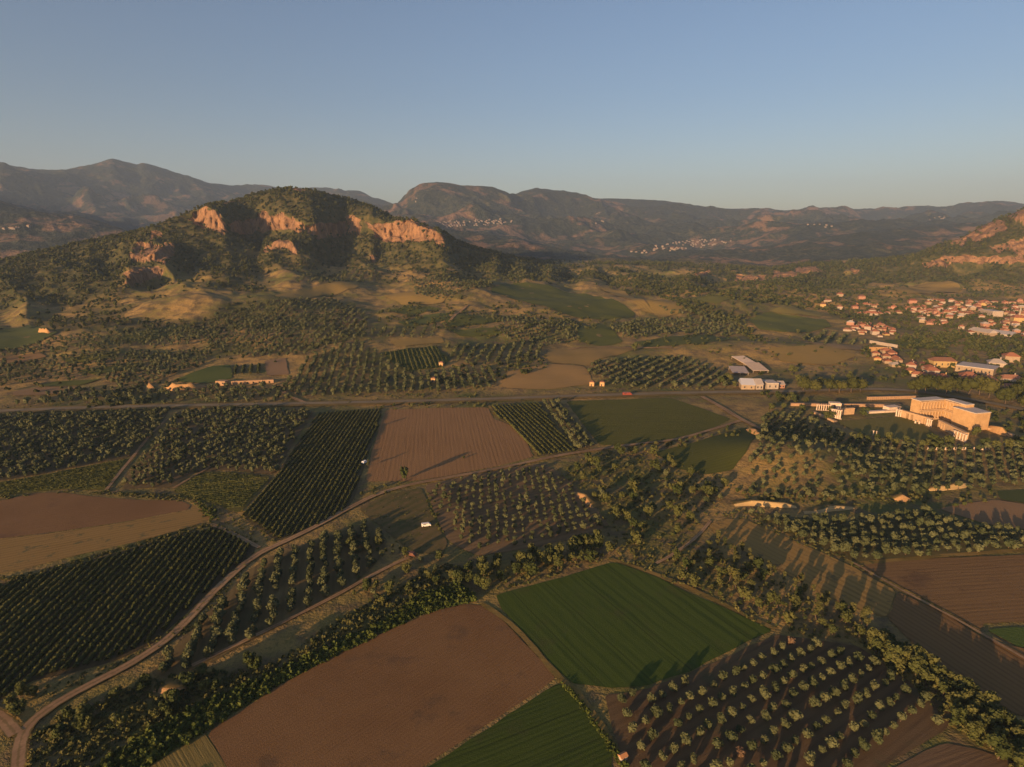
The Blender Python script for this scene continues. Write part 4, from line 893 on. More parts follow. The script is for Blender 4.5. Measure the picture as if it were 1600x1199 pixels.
# mid distance groves and thickets
for px, n, sz in [([(130,640),(200,600),(240,610),(230,634)], 40, (.8,1.2)), ([(770,560),(850,555),(860,575),(780,600),(690,606),(680,585)], 90, (.7,1.2)),
    ([(0,560),(120,535),(300,500),(450,480),(560,480),(600,530),(480,560),(300,600),(100,610),(0,620)], 220, (.6,1.1)),
    ([(640,470),(740,480),(830,500),(900,515),(840,540),(720,525),(600,510),(580,490)], 220, (.7,1.2)),
    ([(800,470),(880,495),(1000,505),(1000,515),(880,515),(780,500),(740,480)], 160, (.7,1.2)),
    ([(980,500),(1160,520),(1160,535),(1040,545),(990,540)], 70, (.7,1.1)),
    ([(1020,455),(1110,480),(1160,500),(1200,530),(1180,535),(1140,505),(1060,482)], 260, (.8,1.3)),
    ([(900,425),(1060,440),(1240,465),(1300,480),(1260,486),(1150,470),(1000,452)], 1100, (1.0,1.7)),
    ([(1120,440),(1280,445),(1300,475),(1200,470)], 500, (1.0,1.7)),
    ([(1060,540),(1240,530),(1360,550),(1380,600),(1240,600),(1100,575)], 70, (.5,1.0)),
    ([(1340,540),(1380,538),(1420,545),(1410,600),(1370,605),(1350,570)], 60, (.7,1.2)),
    ([(1400,525),(1500,520),(1640,530),(1640,560),(1500,548),(1400,545)], 420, (.9,1.5)),
    ([(1420,548),(1640,555),(1640,592),(1560,585),(1420,575)], 130, (.9,1.5)),
    ([(1400,580),(1640,590),(1640,640),(1560,625),(1540,600),(1420,600)], 90, (.9,1.4)),
    ([(1270,470),(1420,475),(1640,465),(1640,520),(1530,525),(1410,515),(1330,510)], 1400, (.7,1.4)),
    ([(1540,640),(1640,640),(1640,695),(1570,690)], 40, (.6,1.1)),
    ([(1300,440),(1420,462),(1470,470),(1300,476)], 260, (.8,1.4)),
    ([(1500,440),(1640,440),(1640,462),(1520,466)], 220, (.8,1.4)),
    ([(1180,610),(1260,616),(1260,634),(1190,626)], 14, (.8,1.2)),
    ]: scatter(px, n, sz, 'mtree')
def woods():
    """trees over the hills, by ground area"""
    n = 60000
    az = RNG.uniform(math.radians(-46), math.radians(46), n); d = np.sqrt(RNG.uniform(680**2, 2500**2, n))
    x, y = np.sin(az)*d, np.cos(az)*d; z, lp = H(x, y, True); px, py = proj(x, y, z)
    f = forest_amount(x, y, lp, px, py); rk = smooth_mask(px, py, ROCK, 4)
    base = np.where(lp > 3, 0.10, 0.0)+np.where((lp > 1.2) & (lp <= 3), 0.010*(1-smooth_mask(px, py, TAN, 5)), 0)
    ok = (RNG.random(n) < np.clip(f, base, 1)*np.where(d > 1800, 0.75, 1.0)) & ((rk < .5) | (RNG.random(n) < .16)) & (lp < 6.4) & (px > -60) & (px < 1660)
    for k, P in FIELD.items():
        if k[0] == 'm' or k in 'YX': ok &= ~inpoly(x, y, P)
    ok &= ~((px > 1270) & (py > 465))
    return np.stack([x, y], 1)[ok], np.clip(0.75+d/2600, 0.9, 1.5)[ok]*RNG.uniform(.7, 1.25, ok.sum())
wxy, wsz = woods()
print('woods', len(wxy), 'extra', {k: len(v) for k, v in EXTRA.items()}, COUNT)
mass('woodland', 'mtree', wxy, wsz, 'dense dark woodland covering the hills', 'woodland', 21)
for k, nm, lab, cat, kd, mt in [('mtree', 'far_trees', 'scattered trees and thickets between the fields', 'trees', 'mtree', None), ('mbush', 'scrub', 'low scrub along field edges and banks', 'scrub', 'mbush', None), ('green', 'reeds', 'bright green reeds and brambles along the ditch', 'reeds', 'mbush', LEAF['green'])]:
    E = np.array(EXTRA[k]); mass(nm, kd, E[:, :2], E[:, 2], lab, cat, 31, mat=mt)

# ------------------------------------------------------------------ buildings
class MB:
    """collects boxes and prisms into one mesh"""
    def __init__(s): s.V, s.F = [], []
    def box(s, c, d, rz=0.0, taper=1.0):
        x, y, z = d[0]/2, d[1]/2, d[2]; o = len(s.V); ca, sa = math.cos(rz), math.sin(rz)
        for zz, k in ((0, 1), (z, taper)):
            for a, b in ((-x,-y),(x,-y),(x,y),(-x,y)): s.V.append((c[0]+(a*ca-b*sa)*k, c[1]+(a*sa+b*ca)*k, c[2]+zz))
        for f in ((3,2,1,0),(4,5,6,7),(0,1,5,4),(1,2,6,5),(2,3,7,6),(3,0,4,7)): s.F.append([o+i for i in f])
        return s
    def hip(s, c, l, w, h, ridge=0.45, t=0.18):
        """hipped roof (ridge 0..1 of the length; 1 = gable) with an eave of thickness t"""
        o = len(s.V); x, y, r = l/2, w/2, l/2*ridge
        for zz in (0, t):
            for a, b in ((-x,-y),(x,-y),(x,y),(-x,y)): s.V.append((c[0]+a, c[1]+b, c[2]+zz))
        s.V += [(c[0]-r, c[1], c[2]+t+h), (c[0]+r, c[1], c[2]+t+h)]
        for f in ((3,2,1,0),(0,1,5,4),(1,2,6,5),(2,3,7,6),(3,0,4,7),(4,5,9,8),(5,6,9),(6,7,8,9),(7,4,8)): s.F.append([o+i for i in f])
        return s
    def cyl(s, c, r, h, n=10, r2=None):
        o = len(s.V); r2 = r if r2 is None else r2
        for zz, k in ((0, r), (h, r2)):
            for i in range(n): s.V.append((c[0]+k*math.cos(2*math.pi*i/n), c[1]+k*math.sin(2*math.pi*i/n), c[2]+zz))
        for i in range(n): s.F.append([o+i, o+(i+1) % n, o+n+(i+1) % n, o+n+i])
        s.F.append([o+n+i for i in range(n)]); s.F.append([o+i for i in reversed(range(n))])
        return s
    def mesh(s, name, mat):
        me = bpy.data.meshes.new(name); me.from_pydata(s.V, [], s.F); me.materials.append(mat); me.update(); return me
    def build(s, name, mat, parent=None): return link(name, s.mesh(name, mat), parent)
def wall_mat(name, c, var=0.15):
    m = NT(name); p = m.pos(); n = m.noise(p, 0.5, 4, 0.7)
    return m.col(m.mix(m.ramp(n, 0.3, 0.7), tuple(a*(1-var) for a in c), tuple(min(1, a*(1+var*.4)) for a in c)))
WALLS = {'white': wall_mat('white_plaster', (0.33,0.275,0.225)), 'cream': wall_mat('cream_plaster', (0.29,0.22,0.15)), 'pink': wall_mat('pink_plaster', (0.32,0.175,0.125)), 'yellow': wall_mat('yellow_plaster', (0.38,0.27,0.12)), 'grey': wall_mat('grey_block', (0.36,0.31,0.26))}
def tile_mat(name, a, b):
    m = NT(name); p = m.pos(); r = m.n('ShaderNodeObjectInfo').outputs['Random']; n = m.noise(p, 0.9, 4, 0.7)
    return m.col(m.mix(m.ramp(m.math('ADD', m.math('MULTIPLY', r, .6), m.math('MULTIPLY', n, .5)), 0.2, 0.9), a, b))
ROOFS = {'red tiled': tile_mat('red_tiles', (0.175,0.070,0.042), (0.30,0.125,0.072)), 'brown tiled': tile_mat('brown_tiles', (0.17,0.085,0.055), (0.29,0.14,0.085)), 'pale metal': tile_mat('pale_metal_sheet', (0.30,0.26,0.23), (0.40,0.35,0.31))}
GLASS = NT('dark_window').col((0.035, 0.035, 0.04))
HCACHE = {}
def house_mesh(shape, wall, roof):
    l, w, h, ridge, two = shape; key = (shape, wall, roof)
    if key not in HCACHE:
        b = MB().box((0,0,-0.6), (l, w, h+0.6))
        if two: b.box((l*.5+1.3, 0.4, -0.6), (2.6, w*.62, h*.55+.6))
        HCACHE[key] = (b.mesh('house_wall', WALLS[wall]), MB().hip((0,0,h), l+1.1, w+1.1, w*0.30, ridge).mesh('house_roof', ROOFS[roof]),
                       MB().box((l*.22, w*.12, h+.5), (.7, .7, w*.30+.7)).mesh('house_chimney', WALLS[wall]))
    return HCACHE[key]
SHAPES = [(9.5,8,2.6,.35,False),(11,8.5,2.7,.4,True),(11,9,4.6,.4,False),(10,9,5.0,.2,False),(14,8,2.8,.6,False),(9,7.5,2.6,1.0,True),(11,9.5,5.2,.3,True),(8,7,2.5,1.0,False)]
def house(px, py, where, i, group, big=1.0, rz=None, wall=None, roof=None, shape=None, xy=None, label=None):
    p = G([px], [py])[0] if xy is None else xy; z = float(H(p[0], p[1]))
    wall = wall or random.choice(['white']*5+['cream']*4+['pink']*2+['yellow','grey']); roof = roof or random.choice(['red tiled']*6+['brown tiled']*3+['pale metal'])
    sh = SHAPES[shape if shape is not None else random.randrange(len(SHAPES))]
    story = 'two storey' if sh[2] > 4.2 else 'low'
    lab = label or '%s %s house, %s roof, %s from left in %s' % (story, wall, roof, nth(i), where)
    o = empty('house', (p[0], p[1], z), random.choice([0, math.pi/2])+random.uniform(-.25, .25)-.35 if rz is None else rz, lab, 'house', group)
    o.scale = (big, big, big)
    a, b, c = house_mesh(sh, wall, roof)
    link('wall', a, o); rf = link('roof', b, o)
    if random.random() < .6: link('chimney', c, rf)
    return o
def village(px, n, where, group, gap=12.0, big=(.68, 1.0)):
    P = gp(px); lo, hi = P.min(0), P.max(0); got = []; t = 0
    while len(got) < n and t < n*80:
        t += 1; q = lo+(hi-lo)*RNG.random(2)
        if inpoly(q[0:1], q[1:2], P)[0] and all((q[0]-g[0])**2+(q[1]-g[1])**2 > gap**2 for g in got): got.append(q)
    got.sort(key=lambda q: q[0]/q[1])
    for i, q in enumerate(got): house(0, 0, where, i, group, RNG.uniform(*big), xy=q)
    return len(got)
nh = 0
nh += village([(1418,482),(1445,474),(1475,470),(1500,474),(1545,474),(1530,492),(1490,500),(1440,494),(1420,490)], 92, 'upper village left half', 'houses of the upper village left half', 10)
nh += village([(1545,474),(1640,468),(1640,505),(1580,508),(1530,505),(1532,492)], 62, 'upper village right half', 'houses of the upper village right half', 10)
nh += village([(1436,498),(1478,500),(1482,508),(1455,510),(1438,506)], 9, 'upper village lower edge', 'houses on the lower village edge', 12)
nh += village([(1498,512),(1520,516),(1560,506),(1640,506),(1640,528),(1570,528),(1510,522)], 26, 'quarter above green belt', 'houses above the green belt', 13)
nh += village([(1316,506),(1350,504),(1372,506),(1392,512),(1404,520),(1376,527),(1345,524),(1318,518)], 24, 'cluster left of village', 'houses of the small left cluster', 13)
nh += village([(1275,470),(1312,474),(1345,476),(1418,478),(1416,488),(1360,494),(1330,488),(1280,482)], 18, 'loose row left of village', 'houses of the loose row', 22)
nh += village([(1366,555),(1390,550),(1412,566),(1448,572),(1462,590),(1440,592),(1400,575),(1368,566)], 20, 'hamlet above pines', 'houses of the hamlet above the pines', 11, (.8, 1.0))
for i, (px, py, w, r, s, b) in enumerate([(1352,478,'white','red tiled',1,1.1),(1360,493,'white','red tiled',4,1.4),(1312,463,'cream','red tiled',2,1.0),(1346,467,'pink','brown tiled',2,1.1)]):
    house(px, py, '', 0, 'houses of the loose row', b, -.3, w, r, s, label='%s house with %s roof standing apart above the loose row, %s from the left' % (w, r, nth(i)))
for px, py, w, r, s, b, rz, lab in [
  (1471,598,'yellow','red tiled',3,1.1,-.5,'yellow house with red roof above the left end of the pines'),(1512,597,'pink','red tiled',6,1.2,-.4,'bright pink house with red roof above the pines'),
  (1533,600,'pink','brown tiled',4,1.5,-.2,'long pink house with brown roof beside the bright pink house'),(1557,609,'white','brown tiled',5,1.0,-.5,'white house with brown roof just right of the pine row'),
  (1575,608,'cream','brown tiled',0,1.0,-.4,'cream house with brown roof right of the pine row'),(1578,596,'grey','brown tiled',4,1.2,-.2,'long grey house with brown roof at the right edge above the pines'),
  (1578,565,'cream','red tiled',3,1.3,-.4,'tall cream house with red roof right of the big walled compound'),(1556,572,'white','pale metal',0,1.5,-.5,'white gabled hall right of the big walled compound'),
  (1590,503,'yellow','red tiled',2,1.5,-.3,'yellow public building beside the white minaret')]:
    house(px, py, '', 0, 'houses above the pines', b, rz, w, r, s, label=lab); nh += 1
house(1425,468+6,'',0,None,1.2,-.3,'pink','red tiled',2,label='tall pink house with red roof at the top left of the village')
STONE = NT('ruin_stone')
def _stone(name, a, b, c):
    m = NT(name); p = m.pos(); q = m.n('ShaderNodeSeparateXYZ', i_0=p)
    n = m.noise(p, 0.35, 5, 0.7); f = m.noise(p, 2.2, 3, 0.7)
    cz = m.math('MULTIPLY_ADD', m.math('SINE', m.math('MULTIPLY', q.outputs[2], 9.0)), 0.5, 0.5)
    k = m.mix(m.ramp(n, 0.32, 0.68), a, b); k = m.mix(m.math('MULTIPLY', m.ramp(f, 0.52, 0.7), 0.6), k, c)
    k = m.mix(m.math('MULTIPLY', cz, 0.12), k, c); m.bump(f, 0.4, 0.3)
    return m.col(k)
STONE = _stone('ruin_stone', (0.46,0.31,0.175), (0.38,0.25,0.145), (0.25,0.165,0.10))
BRICK = _stone('ruin_brick', (0.38,0.24,0.115), (0.47,0.305,0.155), (0.25,0.16,0.085)); DUSK = _stone('dark_ruin', (0.30,0.19,0.11), (0.38,0.24,0.14), (0.2,.13,.08))
MARBLE = wall_mat('weathered_marble', (0.56,0.44,0.34), 0.2); PALECAP = wall_mat('pale_cap', (0.45,0.39,0.34), 0.1)
def box_building(name, a, b, depth, h, wmat, rmat, label, cat, cap=0.5, over=0.0, ridge=None):
    """long building whose front foot runs between two photo pixels"""
    A = G([a[0]], [a[1]])[0]; B = G([b[0]], [b[1]])[0]; L = float(np.hypot(*(B-A))); t = math.atan2(B[1]-A[1], B[0]-A[0]); z = float(min(H(A[0], A[1]), H(B[0], B[1])))
    o = empty(name, (A[0], A[1], z), t, label, cat)
    MB().box((L/2, depth/2, -.8), (L, depth, h+.8)).build('wall', wmat, o)
    if rmat:
        if ridge is None: MB().box((L/2, depth/2, h+.003), (L+2*over, depth+2*over, cap)).build('roof', rmat, o)
        else: MB().hip((L/2, depth/2, h+.003), L+2*over, depth+2*over, depth*.28, ridge).build('roof', rmat, o)
    n = max(2, int(L/5.5))
    for i in range(n): MB().box(((i+.5)*L/n, -.02, h*.35), (1.1, .06, h*.35)).build('window', GLASS, o)
    return o
box_building('compound', (1492,580), (1551,588), 26, 6.0, WALLS['cream'], PALECAP, 'big flat roofed cream compound with a long front wall', 'building')
box_building('school', (1458,574), (1494,575), 12, 6.5, WALLS['yellow'], ROOFS['brown tiled'], 'long ochre school with rows of windows left of the compound', 'building', over=.5, ridge=.7)
box_building('hall', (1512,520), (1545,526), 14, 4.5, WALLS['cream'], ROOFS['pale metal'], 'cream hall with pale roof at the lower village edge', 'building', over=.5, ridge=.9)
box_building('hall', (1540,523), (1580,527), 14, 3.5, WALLS['grey'], NT('blue_grey_sheet').col((0.25,0.24,0.26)), 'long low hall with a blue grey sheet roof', 'building', over=.5, ridge=1.0)
box_building('hall', (1530,492), (1550,495), 16, 9.5, WALLS['white'], PALECAP, 'tall cream block standing above the village roofs', 'building')
def minaret(px, py):
    p = G([px], [py])[0]; o = empty('minaret', (p[0], p[1], float(H(*p))), 0, 'slim white minaret among the village roofs', 'minaret')
    MB().box((0,0,-.5), (3.4,3.4,5.5)).build('base', WALLS['white'], o); MB().cyl((0,0,5), 1.25, 14, 12, 1.05).build('shaft', WALLS['white'], o)
    MB().cyl((0,0,16), 1.15, .8, 12, 1.9).cyl((0,0,16.8), 1.9, .9, 12).build('balcony', WALLS['white'], o); MB().cyl((0,0,19), 1.15, 4.2, 12, .05).build('spire', NT('lead_grey').col((.3,.29,.28)), o)
minaret(1591, 503)
# roadside sheds
METAL = ROOFS['pale metal']; BLUE = NT('blue_sheet_roof').col((0.36,0.37,0.42))
box_building('shed', (1158,609), (1179,610), 15, 4.5, WALLS['cream'], BLUE, 'roadside shed with a bluish sheet roof', 'shed', over=.6, ridge=1.0)
box_building('shed', (1181,610), (1192,610), 14, 5.0, WALLS['white'], METAL, 'white gabled shed in the middle of the roadside sheds', 'shed', over=.5, ridge=1.0)
box_building('shed', (1198,609), (1216,609), 13, 5.5, WALLS['white'], PALECAP, 'white flat roofed shed right of the roadside sheds', 'shed')
box_building('shed', (1217,607), (1226,607), 9, 3.2, WALLS['pink'], METAL, 'low pinkish annex at the right end of the sheds', 'shed', over=.4, ridge=1.0)
for a, b, dep, mt, lab in [((1164,573),(1184,572),27,wall_mat('pale_sheet', (.62,.48,.36)),'pale canopy roof, upper one of the three on the slope'),((1176,583),(1201,583),25,wall_mat('tan_sheet', (.50,.38,.28)),'tan canopy roof right of the grey one on the slope'),((1144,586),(1170,587),20,wall_mat('grey_sheet', (.33,.28,.26)),'grey canopy roof, lowest left one on the slope')]:
    A, Bp = gp([a, b]); L = float(np.hypot(*(Bp-A))); t = math.atan2(*(Bp-A)[::-1]); o = empty('canopy', (A[0], A[1], float(H(*A))), t, lab, 'canopy', 'excavation canopies on the slope'); o.rotation_euler = (0.13, 0, t)
    r = MB().box((L/2, dep/2, 2.2), (L, dep, .3)).build('roof', mt, o)
    for x in (.6, L/2, L-.6):
        for y in (.6, dep-.6): MB().box((x, y, -1.5), (.3, .3, 3.69)).build('post', WALLS['grey'], o)
for px, py, lab in [(678,597,'small stone hut left of the grove road'),(925,603,'left one of two tiny stone huts above the road'),(941,603,'right one of two tiny stone huts above the road'),(690,572,'tiny pale hut at the corner of the striped vineyard')]:
    p = G([px], [py])[0]; o = empty('stone_hut', (p[0], p[1], float(H(*p))), -.3, lab, 'hut', 'stone huts above the road')
    MB().box((0,0,-.5), (4.2,3.8,4.2)).build('wall', BRICK, o); MB().hip((0,0,3.72), 4.8, 4.4, .9, .3).build('roof', ROOFS['brown tiled'], o); MB().box((-.3,-1.92,0), (.9,.06,1.9)).build('door', GLASS, o)
p = flat(973, 1187); o = empty('field_hut', (p[0], p[1], .1), .5, 'tiny hut with an orange roof at the bottom edge', 'hut'); o.scale = (.72, .72, .72)
MB().box((0,0,0), (2.6,2.0,1.7)).build('wall', WALLS['grey'], o); MB().hip((0,0,1.705), 3.1, 2.5, .7, 1.0, .08).build('roof', NT('orange_sheet').col((.40,.19,.085)), o); MB().box((-.3,-1.02,0), (.7,.05,1.4)).build('door', GLASS, o)

# ------------------------------------------------------------------ the ruined baths
def at_wall(name, a, b, th, h, mat, label, cat, gaps=(), lintel=1.0, group=None):
    """free wall between two ground points with door openings (start, end as fractions)"""
    L = float(np.hypot(*(b-a))); t = math.atan2(b[1]-a[1], b[0]-a[0]); o = empty(name, (a[0], a[1], float(H(*a))), t, label, cat, group)
    x = 0.0
    for g0, g1 in list(gaps)+[(1.0, 1.0)]:
        if g0*L-x > .05: MB().box(((x+g0*L)/2, 0, -.4), (g0*L-x, th, h+.4-lintel)).build('pier', mat, o)
        x = g1*L
    MB().box((L/2, 0, h-lintel+.003), (L+.2, th+.25, lintel)).build('lintel', mat, o)
    return o
def ruin():
    U = np.array([.217, -.976]); Vv = np.array([.976, .217]); tu = math.atan2(U[1], U[0])
    a = np.array([300.8, 422.5]); root = empty('ruined_baths', (a[0], a[1], 0), tu, 'high restored ruin of the ancient baths with a two storey column front', 'ruin')
    # local x runs along U (towards the viewer), local y along Vv (away to the east)
    MB().box((-3.5, 9, -.5), (7, 22, 15)).build('side_wing', BRICK, root)                     # wing whose inner face looks at us
    MB().box((8.5, 23.5, -.5), (17, 7, 15.2)).build('back_wall', BRICK, root)
    blk = MB().box((21.2, 23.2, -.5), (16.5, 13, 12.9)).build('corner_block', BRICK, root); blk.location = (0, -2.6, 0)
    MB().box((-3.5, 9, 14.503), (7.6, 22.6, .5)).build('cap', PALECAP, root); MB().box((8.7, 23.5, 14.703), (16.6, 7.5, .5)).build('cap', PALECAP, root)
    cp = MB().box((21.2, 23.2, 12.403), (17, 13.5, .5)).build('cap', PALECAP, root); cp.location = (0, -2.6, 0)
    for st, z in enumerate((0, 7.4)):                                                          # two storeys of columns on wing and back wall
        MB().box((.75, 8.6, z), (1.5, 20.5, 1.3 if st == 0 else .8)).build('podium', STONE, root)
        MB().box((.8, 8.6, z+6.3), (1.7, 20.8, .9)).build('entablature', STONE, root)
        MB().box((7.2, 19.3, z), (11.4, 1.5, 1.3 if st == 0 else .8)).build('podium', STONE, root); MB().box((7.3, 19.25, z+6.3), (11.6, 1.7, .9)).build('entablature', STONE, root)
        for k in range(8):
            MB().cyl((1.0, -.6+k*2.65, z+1.0), .42, 5.3, 10, .36).box((1.0, -.6+k*2.65, z+5.8), (1.0, 1.0, .5)).build('column', STONE, root)
            MB().box((.06, .7+k*2.65, z+1.5), (.3, 1.2, 3.6)).build('niche', NT('niche_shade').col((.24,.15,.085)) if k == 0 and st == 0 else bpy.data.materials['niche_shade'], root)  # flat panels on the wall; the shade of a recess is in their colour
        for k in range(4): MB().cyl((3.2+k*2.7, 19.0, z+1.0), .42, 5.3, 10, .36).box((3.2+k*2.7, 19.0, z+5.8), (1.0, 1.0, .5)).build('column', STONE, root)
    fl = lambda x, y: flat(x, y)
    at_wall('screen_wall', fl(1407,651.5), fl(1453,665), 2.2, 5.6, STONE, 'long low ruin wall with openings left of the court entrance', 'ruined wall', [(.22,.30),(.38,.46),(.80,.84),(.88,.92),(.95,.98)], 1.2)
    at_wall('screen_wall', fl(1467,668), fl(1509,689), 2.2, 5.6, STONE, 'long low ruin wall in front of the high corner block', 'ruined wall', [(.04,.09),(.13,.18),(.23,.28),(.62,.70),(.75,.83),(.87,.94)], 1.2)
    at_wall('screen_wall', fl(1314,648), fl(1333,647), 2.0, 5.0, STONE, 'short square ruin wall at the left end of the lawn', 'ruined wall', [], .5)
    at_wall('low_wall', fl(1352,646), fl(1405,643), 3.0, 1.6, MARBLE, 'low pale stone terrace along the back of the lawn', 'ruined wall', [], .3)
    at_wall('low_wall', fl(1384,642.5), fl(1402,641), 6.0, 3.6, MARBLE, 'white stone heap shelter at the end of the terrace', 'ruined wall', [], .4)
    at_wall('low_wall', fl(1235,634), fl(1405,636), 2.5, 2.2, DUSK, 'long brown ruin wall behind the columns', 'ruined wall', [(.3,.31),(.55,.56)], .4)
    at_wall('low_wall', fl(1355,625), fl(1434,623), 1.5, 2.6, DUSK, 'long slotted terrace wall behind the ruins', 'ruined wall', [(i/26+.01, i/26+.025) for i in range(26)], .6)
    at_wall('low_wall', fl(1545,672), fl(1640,700), 2.5, 1.8, STONE, 'brown ruin wall running to the right edge', 'ruined wall', [], .3)
    at_wall('low_wall', fl(1272,646), fl(1306,661), 2.0, 1.4, STONE, 'low brown wall edging the olive hill', 'ruined wall', [], .3)
    at_wall('gate_house', fl(1295,640), fl(1312,641), 5, 6.0, MARBLE, 'pale square gate block above the left columns', 'ruined wall', [(.3,.5)], 1.4)
    c0 = MB().cyl((0,0,.3), .48, 4.3, 10, .40).box((0,0,0), (1.3,1.3,.32)).box((0,0,4.6), (1.2,1.2,.6)).mesh('marble_column', MARBLE)
    s0 = MB().cyl((0,0,.25), .45, 1.6, 10, .42).box((0,0,0), (1.2,1.2,.28)).mesh('column_stump', MARBLE)
    def row(a, b, n, me, nm, where, grp, sc=1.0):
        A, Bp = fl(*a), fl(*b)
        for i in range(n):
            q = A+(Bp-A)*i/max(1, n-1); o = link(nm, me, None, (q[0], q[1], float(H(*q)))); o.scale = (sc, sc, sc)
            tag(o, '%s, %s from the left %s' % ('standing marble column' if me is c0 else 'short column stump', nth(i), where), 'column', grp)
    row((1299,653), (1312,655), 5, c0, 'marble_column', 'at the left end of the lawn', 'columns at the left end of the lawn', 1.35)
    row((1276,641), (1294,642), 6, c0, 'marble_column', 'before the pale gate block', 'columns before the gate block', .9)
    row((1400,651), (1407,652), 3, c0, 'marble_column', 'beside the left screen wall', 'columns beside the left wall', 1.1)
    row((1448,665), (1454,667), 3, c0, 'marble_column', 'at the court entrance', 'columns at the court entrance', 1.0)
    row((1490,684), (1508,691), 5, c0, 'marble_column', 'in front of the right screen wall', 'columns before the right wall', 1.0)
    row((1430,662), (1436,663), 2, s0, 'column_stump', 'standing alone on the lawn', 'stumps on the lawn', 1.2)
    row((1450,703), (1544,703), 22, s0, 'column_stump', 'in the line below the ruins', 'stumps in the line below the ruins', .9)
    row((1572,694), (1598,695), 8, s0, 'column_stump', 'in the short line at the right edge', 'stumps at the right edge', 1.1)
    row((1364,681), (1369,682), 2, c0, 'marble_column', 'at the near edge of the lawn', 'columns at the near lawn edge', .7)
ruin()
def earth(px, h, mat, label, name='earth_bank', cat='bank'):
    """bare cut bank: the top edge set back from the foot"""
    P = densify(gp(px), 4.0, closed=False); n = len(P); t = np.gradient(P, axis=0); t /= np.linalg.norm(t, axis=1)[:, None]; nr = np.stack([-t[:, 1], t[:, 0]], 1)
    e = np.sin(np.linspace(0.05, math.pi-.05, n))**.55*np.clip(0.8+0.5*perlin(P[:, 0]/5, P[:, 1]/5, 95), .35, 1.1); z = H(P[:, 0], P[:, 1]); V = []
    for off, k in ((-.8, -.1), (0, .25), (.5, .7), (1.2, 1.0), (2.6, .95), (5, .5), (8, -.1)):
        w = off+0.7*perlin(P[:, 0]/4, P[:, 1]/4, int(off*7)+70); q = P+nr*w[:, None]
        V.append(np.column_stack([q, z+h*k*e*(1+.25*perlin(P[:, 0]/6, P[:, 1]/6, 90))]))
    V = np.stack(V, 1); m = V.shape[1]; i = np.arange(n*m).reshape(n, m)
    F = np.stack([i[:-1, :-1], i[1:, :-1], i[1:, 1:], i[:-1, 1:]], -1).reshape(-1, 4)
    mi = np.tile(np.where(np.arange(m-1) < 3, 0, 1), n-1)
    return tag(mesh_obj(name, V.reshape(-1, 3), [F[:, ::-1]], [mat, VERGE], [mi], smooth=True), label, cat)
PALE = field_mat('cut_earth', (0.36,0.24,0.135), (0.50,0.35,0.20), 0, 2, .3, .08); RED = field_mat('red_earth', (0.33,0.185,0.10), (0.42,0.25,0.14), 0, 2, .3, .08)
earth([(1148,791),(1175,790),(1210,793),(1245,794)], 2.7, PALE, 'pale cut bank, left one above the right olive grove')
earth([(1256,802),(1275,803),(1300,799),(1335,795)], 2.7, PALE, 'pale cut bank, right one above the right olive grove')
earth([(1452,767),(1475,766),(1500,763),(1520,758)], 2.7, PALE, 'pale cut bank below the olive hill at right')
earth([(1398,783),(1412,784),(1424,781)], 3.4, RED, 'short reddish bank between the pale banks')
earth([(250,610),(275,611),(300,610),(322,604)], 6.5, RED, 'orange cut bank of the low terrace above the road')
earth([(226,612),(234,612),(244,611)], 8, RED, 'narrow orange knoll left of the orange bank')
earth([(1165,672),(1180,680),(1198,684)], 3.6, RED, 'brown cut bank at the end of the straight track')
earth([(240,1080),(262,1087),(290,1080)], 2.6, RED, 'small orange earth scar beside the curving track')
earth([(895,770),(910,782),(925,795)], 3.0, RED, 'light earth scar beside the young orchard')
earth([(57,521),(75,522),(88,519)], 8, RED, 'lone orange outcrop at far left')
earth([(1535,668),(1552,676),(1572,682)], 6, RED, 'brown rubble mound right of the high ruin block')
box_building('terrace_ruin', (337,602), (352,603), 6, 4.0, DUSK, None, 'square brick ruin right of the orange bank', 'ruin')
at_wall('ruined_arcade', gp([(362,601)])[0], gp([(428,598)])[0], 2, 3.2, DUSK, 'ruined arcade wall below the terrace vineyard', 'ruined wall', [(.2,.26),(.36,.4),(.5,.54),(.64,.68),(.76,.8),(.88,.92)], 1.2)
at_wall('white_wall', gp([(1359,536)])[0], gp([(1402,545)])[0], 1.2, 3.5, WALLS['white'], 'long white wall below the small house cluster', 'wall', [], .3)
at_wall('tan_wall', gp([(1358,549)])[0], gp([(1390,551)])[0], 2, 5, RED, 'tan building wall below the long white wall', 'wall', [(.3,.36)], 1)

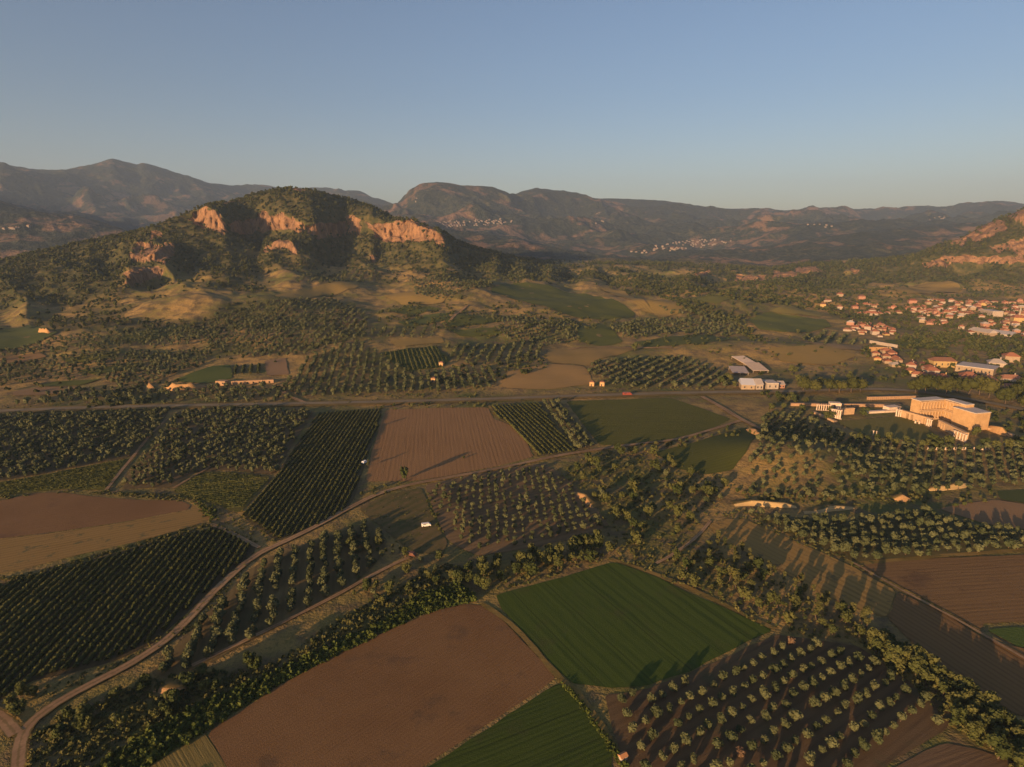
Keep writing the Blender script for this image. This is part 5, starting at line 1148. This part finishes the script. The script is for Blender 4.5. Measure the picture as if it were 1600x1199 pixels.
# ------------------------------------------------------------------ vehicles and far villages
def vehicle(px, py, L, Wd, Hh, paint, rz, label, cat, van=False):
    p = G([px], [py])[0]; o = empty('car' if not van else 'van', (p[0], p[1], float(H(*p))+.12), rz, label, cat)
    m = NT('paint_'+cat+label[:5].strip()); m.b.inputs['Roughness'].default_value = .35; pm = m.col(paint)
    b = bmesh.new()
    side = [(-.5,.28),(-.5,.62),(-.47,.72),(-.40,.98),(.18,.98),(.30,.70),(.47,.62),(.5,.5),(.5,.28)] if not van else [(-.5,.25),(-.5,.95),(-.45,1.0),(.28,1.0),(.40,.68),(.48,.58),(.5,.45),(.5,.25)]
    rings = [[b.verts.new((x*L, s*Wd/2*(1 if z < .7 else .84), z*Hh)) for x, z in side] for s in (-1, 1)]
    b.faces.new(rings[0]); b.faces.new(rings[1][::-1]); n = len(side)
    for i in range(n): b.faces.new((rings[0][i], rings[1][i], rings[1][(i+1) % n], rings[0][(i+1) % n]))
    bmesh.ops.recalc_face_normals(b, faces=b.faces); me = bpy.data.meshes.new('car_body'); b.to_mesh(me); b.free(); me.materials.append(pm); link('body', me, o)
    for s in (-1, 1): MB().box((-.10*L, s*(Wd*.44), .72*Hh), (.46*L, .06, .2*Hh)).build('side_window', GLASS, o)
    MB().box((.27*L, 0, .74*Hh), (.09*L, Wd*.8, .16*Hh)).build('windscreen', GLASS, o)
    ty = NT('tyre').col((.02,.02,.02)) if 'tyre' not in bpy.data.materials else bpy.data.materials['tyre']
    for x in (-.31, .31):
        for s in (-1, 1):
            w = MB().cyl((0,0,-.11), .33, .22, 14).build('wheel', ty, o); w.location = (x*L, s*Wd*.46, .33); w.rotation_euler = (math.pi/2, 0, 0)
vehicle(666, 823, 4.3, 1.7, 1.7, (.70,.66,.60), .25, 'white van parked on the rough grass', 'van', True)
vehicle(570, 724, 4.6, 1.8, 1.6, (.78,.76,.74), 1.2, 'white car at the edge of the central vineyard', 'car')
vehicle(980, 618.5, 8.0, 2.4, 3.0, (.20,.05,.035), .03, 'red van driving on the main road', 'van', True)
vehicle(643, 869, 4.2, 1.8, 1.7, (.13,.055,.035), -.4, 'rusty red van half hidden by the thicket', 'van', True)
def far_village(px, n, seed):
    rng = np.random.default_rng(seed); P = np.array(px, float); lo, hi = P.min(0), P.max(0); q = lo+(hi-lo)*rng.random((n*30, 2)); q = q[inpoly(q[:, 0], q[:, 1], P)][:n]
    return G(q[:, 0], q[:, 1])
FV = np.concatenate([far_village([(678,352),(690,346),(760,343),(800,342),(803,350),(760,352),(700,356)], 70, 1), far_village([(975,398),(1000,388),(1060,378),(1110,373),(1150,376),(1100,388),(1030,394)], 75, 2),
    far_village([(5,358),(60,352),(62,356),(10,361)], 8, 3), far_village([(1435,342),(1475,338),(1476,344),(1440,346)], 8, 4), far_village([(920,330),(945,328),(945,350),(925,350)], 6, 5), far_village([(1240,352),(1300,348),(1300,356),(1245,358)], 6, 6),
    far_village([(645,310),(652,309),(653,315),(646,316)], 2, 7)])
def build_far():
    rng = np.random.default_rng(5)
    w, r = MB(), MB()
    b = MB(); V, F, mi = [], [], []
    for x, y in FV:
        z = float(H(x, y)); l, ww, h = rng.uniform(8, 13), rng.uniform(7, 11), rng.uniform(4, 6.5); t = rng.uniform(-.6, .3)
        for prt, m_ in ((MB().box((0,0,-6), (l, ww, h+6)), 0), (MB().hip((0,0,h+.02), l+1.5, ww+1.5, ww*.22, .4), 1)):
            o = len(V); c, s = math.cos(t), math.sin(t)
            V += [(x+a*c-b_*s, y+a*s+b_*c, z+zz) for a, b_, zz in prt.V]; F += [[i+o for i in f] for f in prt.F]; mi += [m_]*len(prt.F)
    me = bpy.data.meshes.new('far_houses'); me.from_pydata(V, [], F); me.materials.append(wall_mat('far_plaster', (.24,.205,.175))); me.materials.append(ROOFS['brown tiled']); me.polygons.foreach_set('material_index', mi); me.update()
    tag(link('far_houses', me), 'tiny white houses of the far hillside villages', 'houses', kind='stuff')
build_far()
print('houses', nh, 'objects', len(bpy.data.objects))
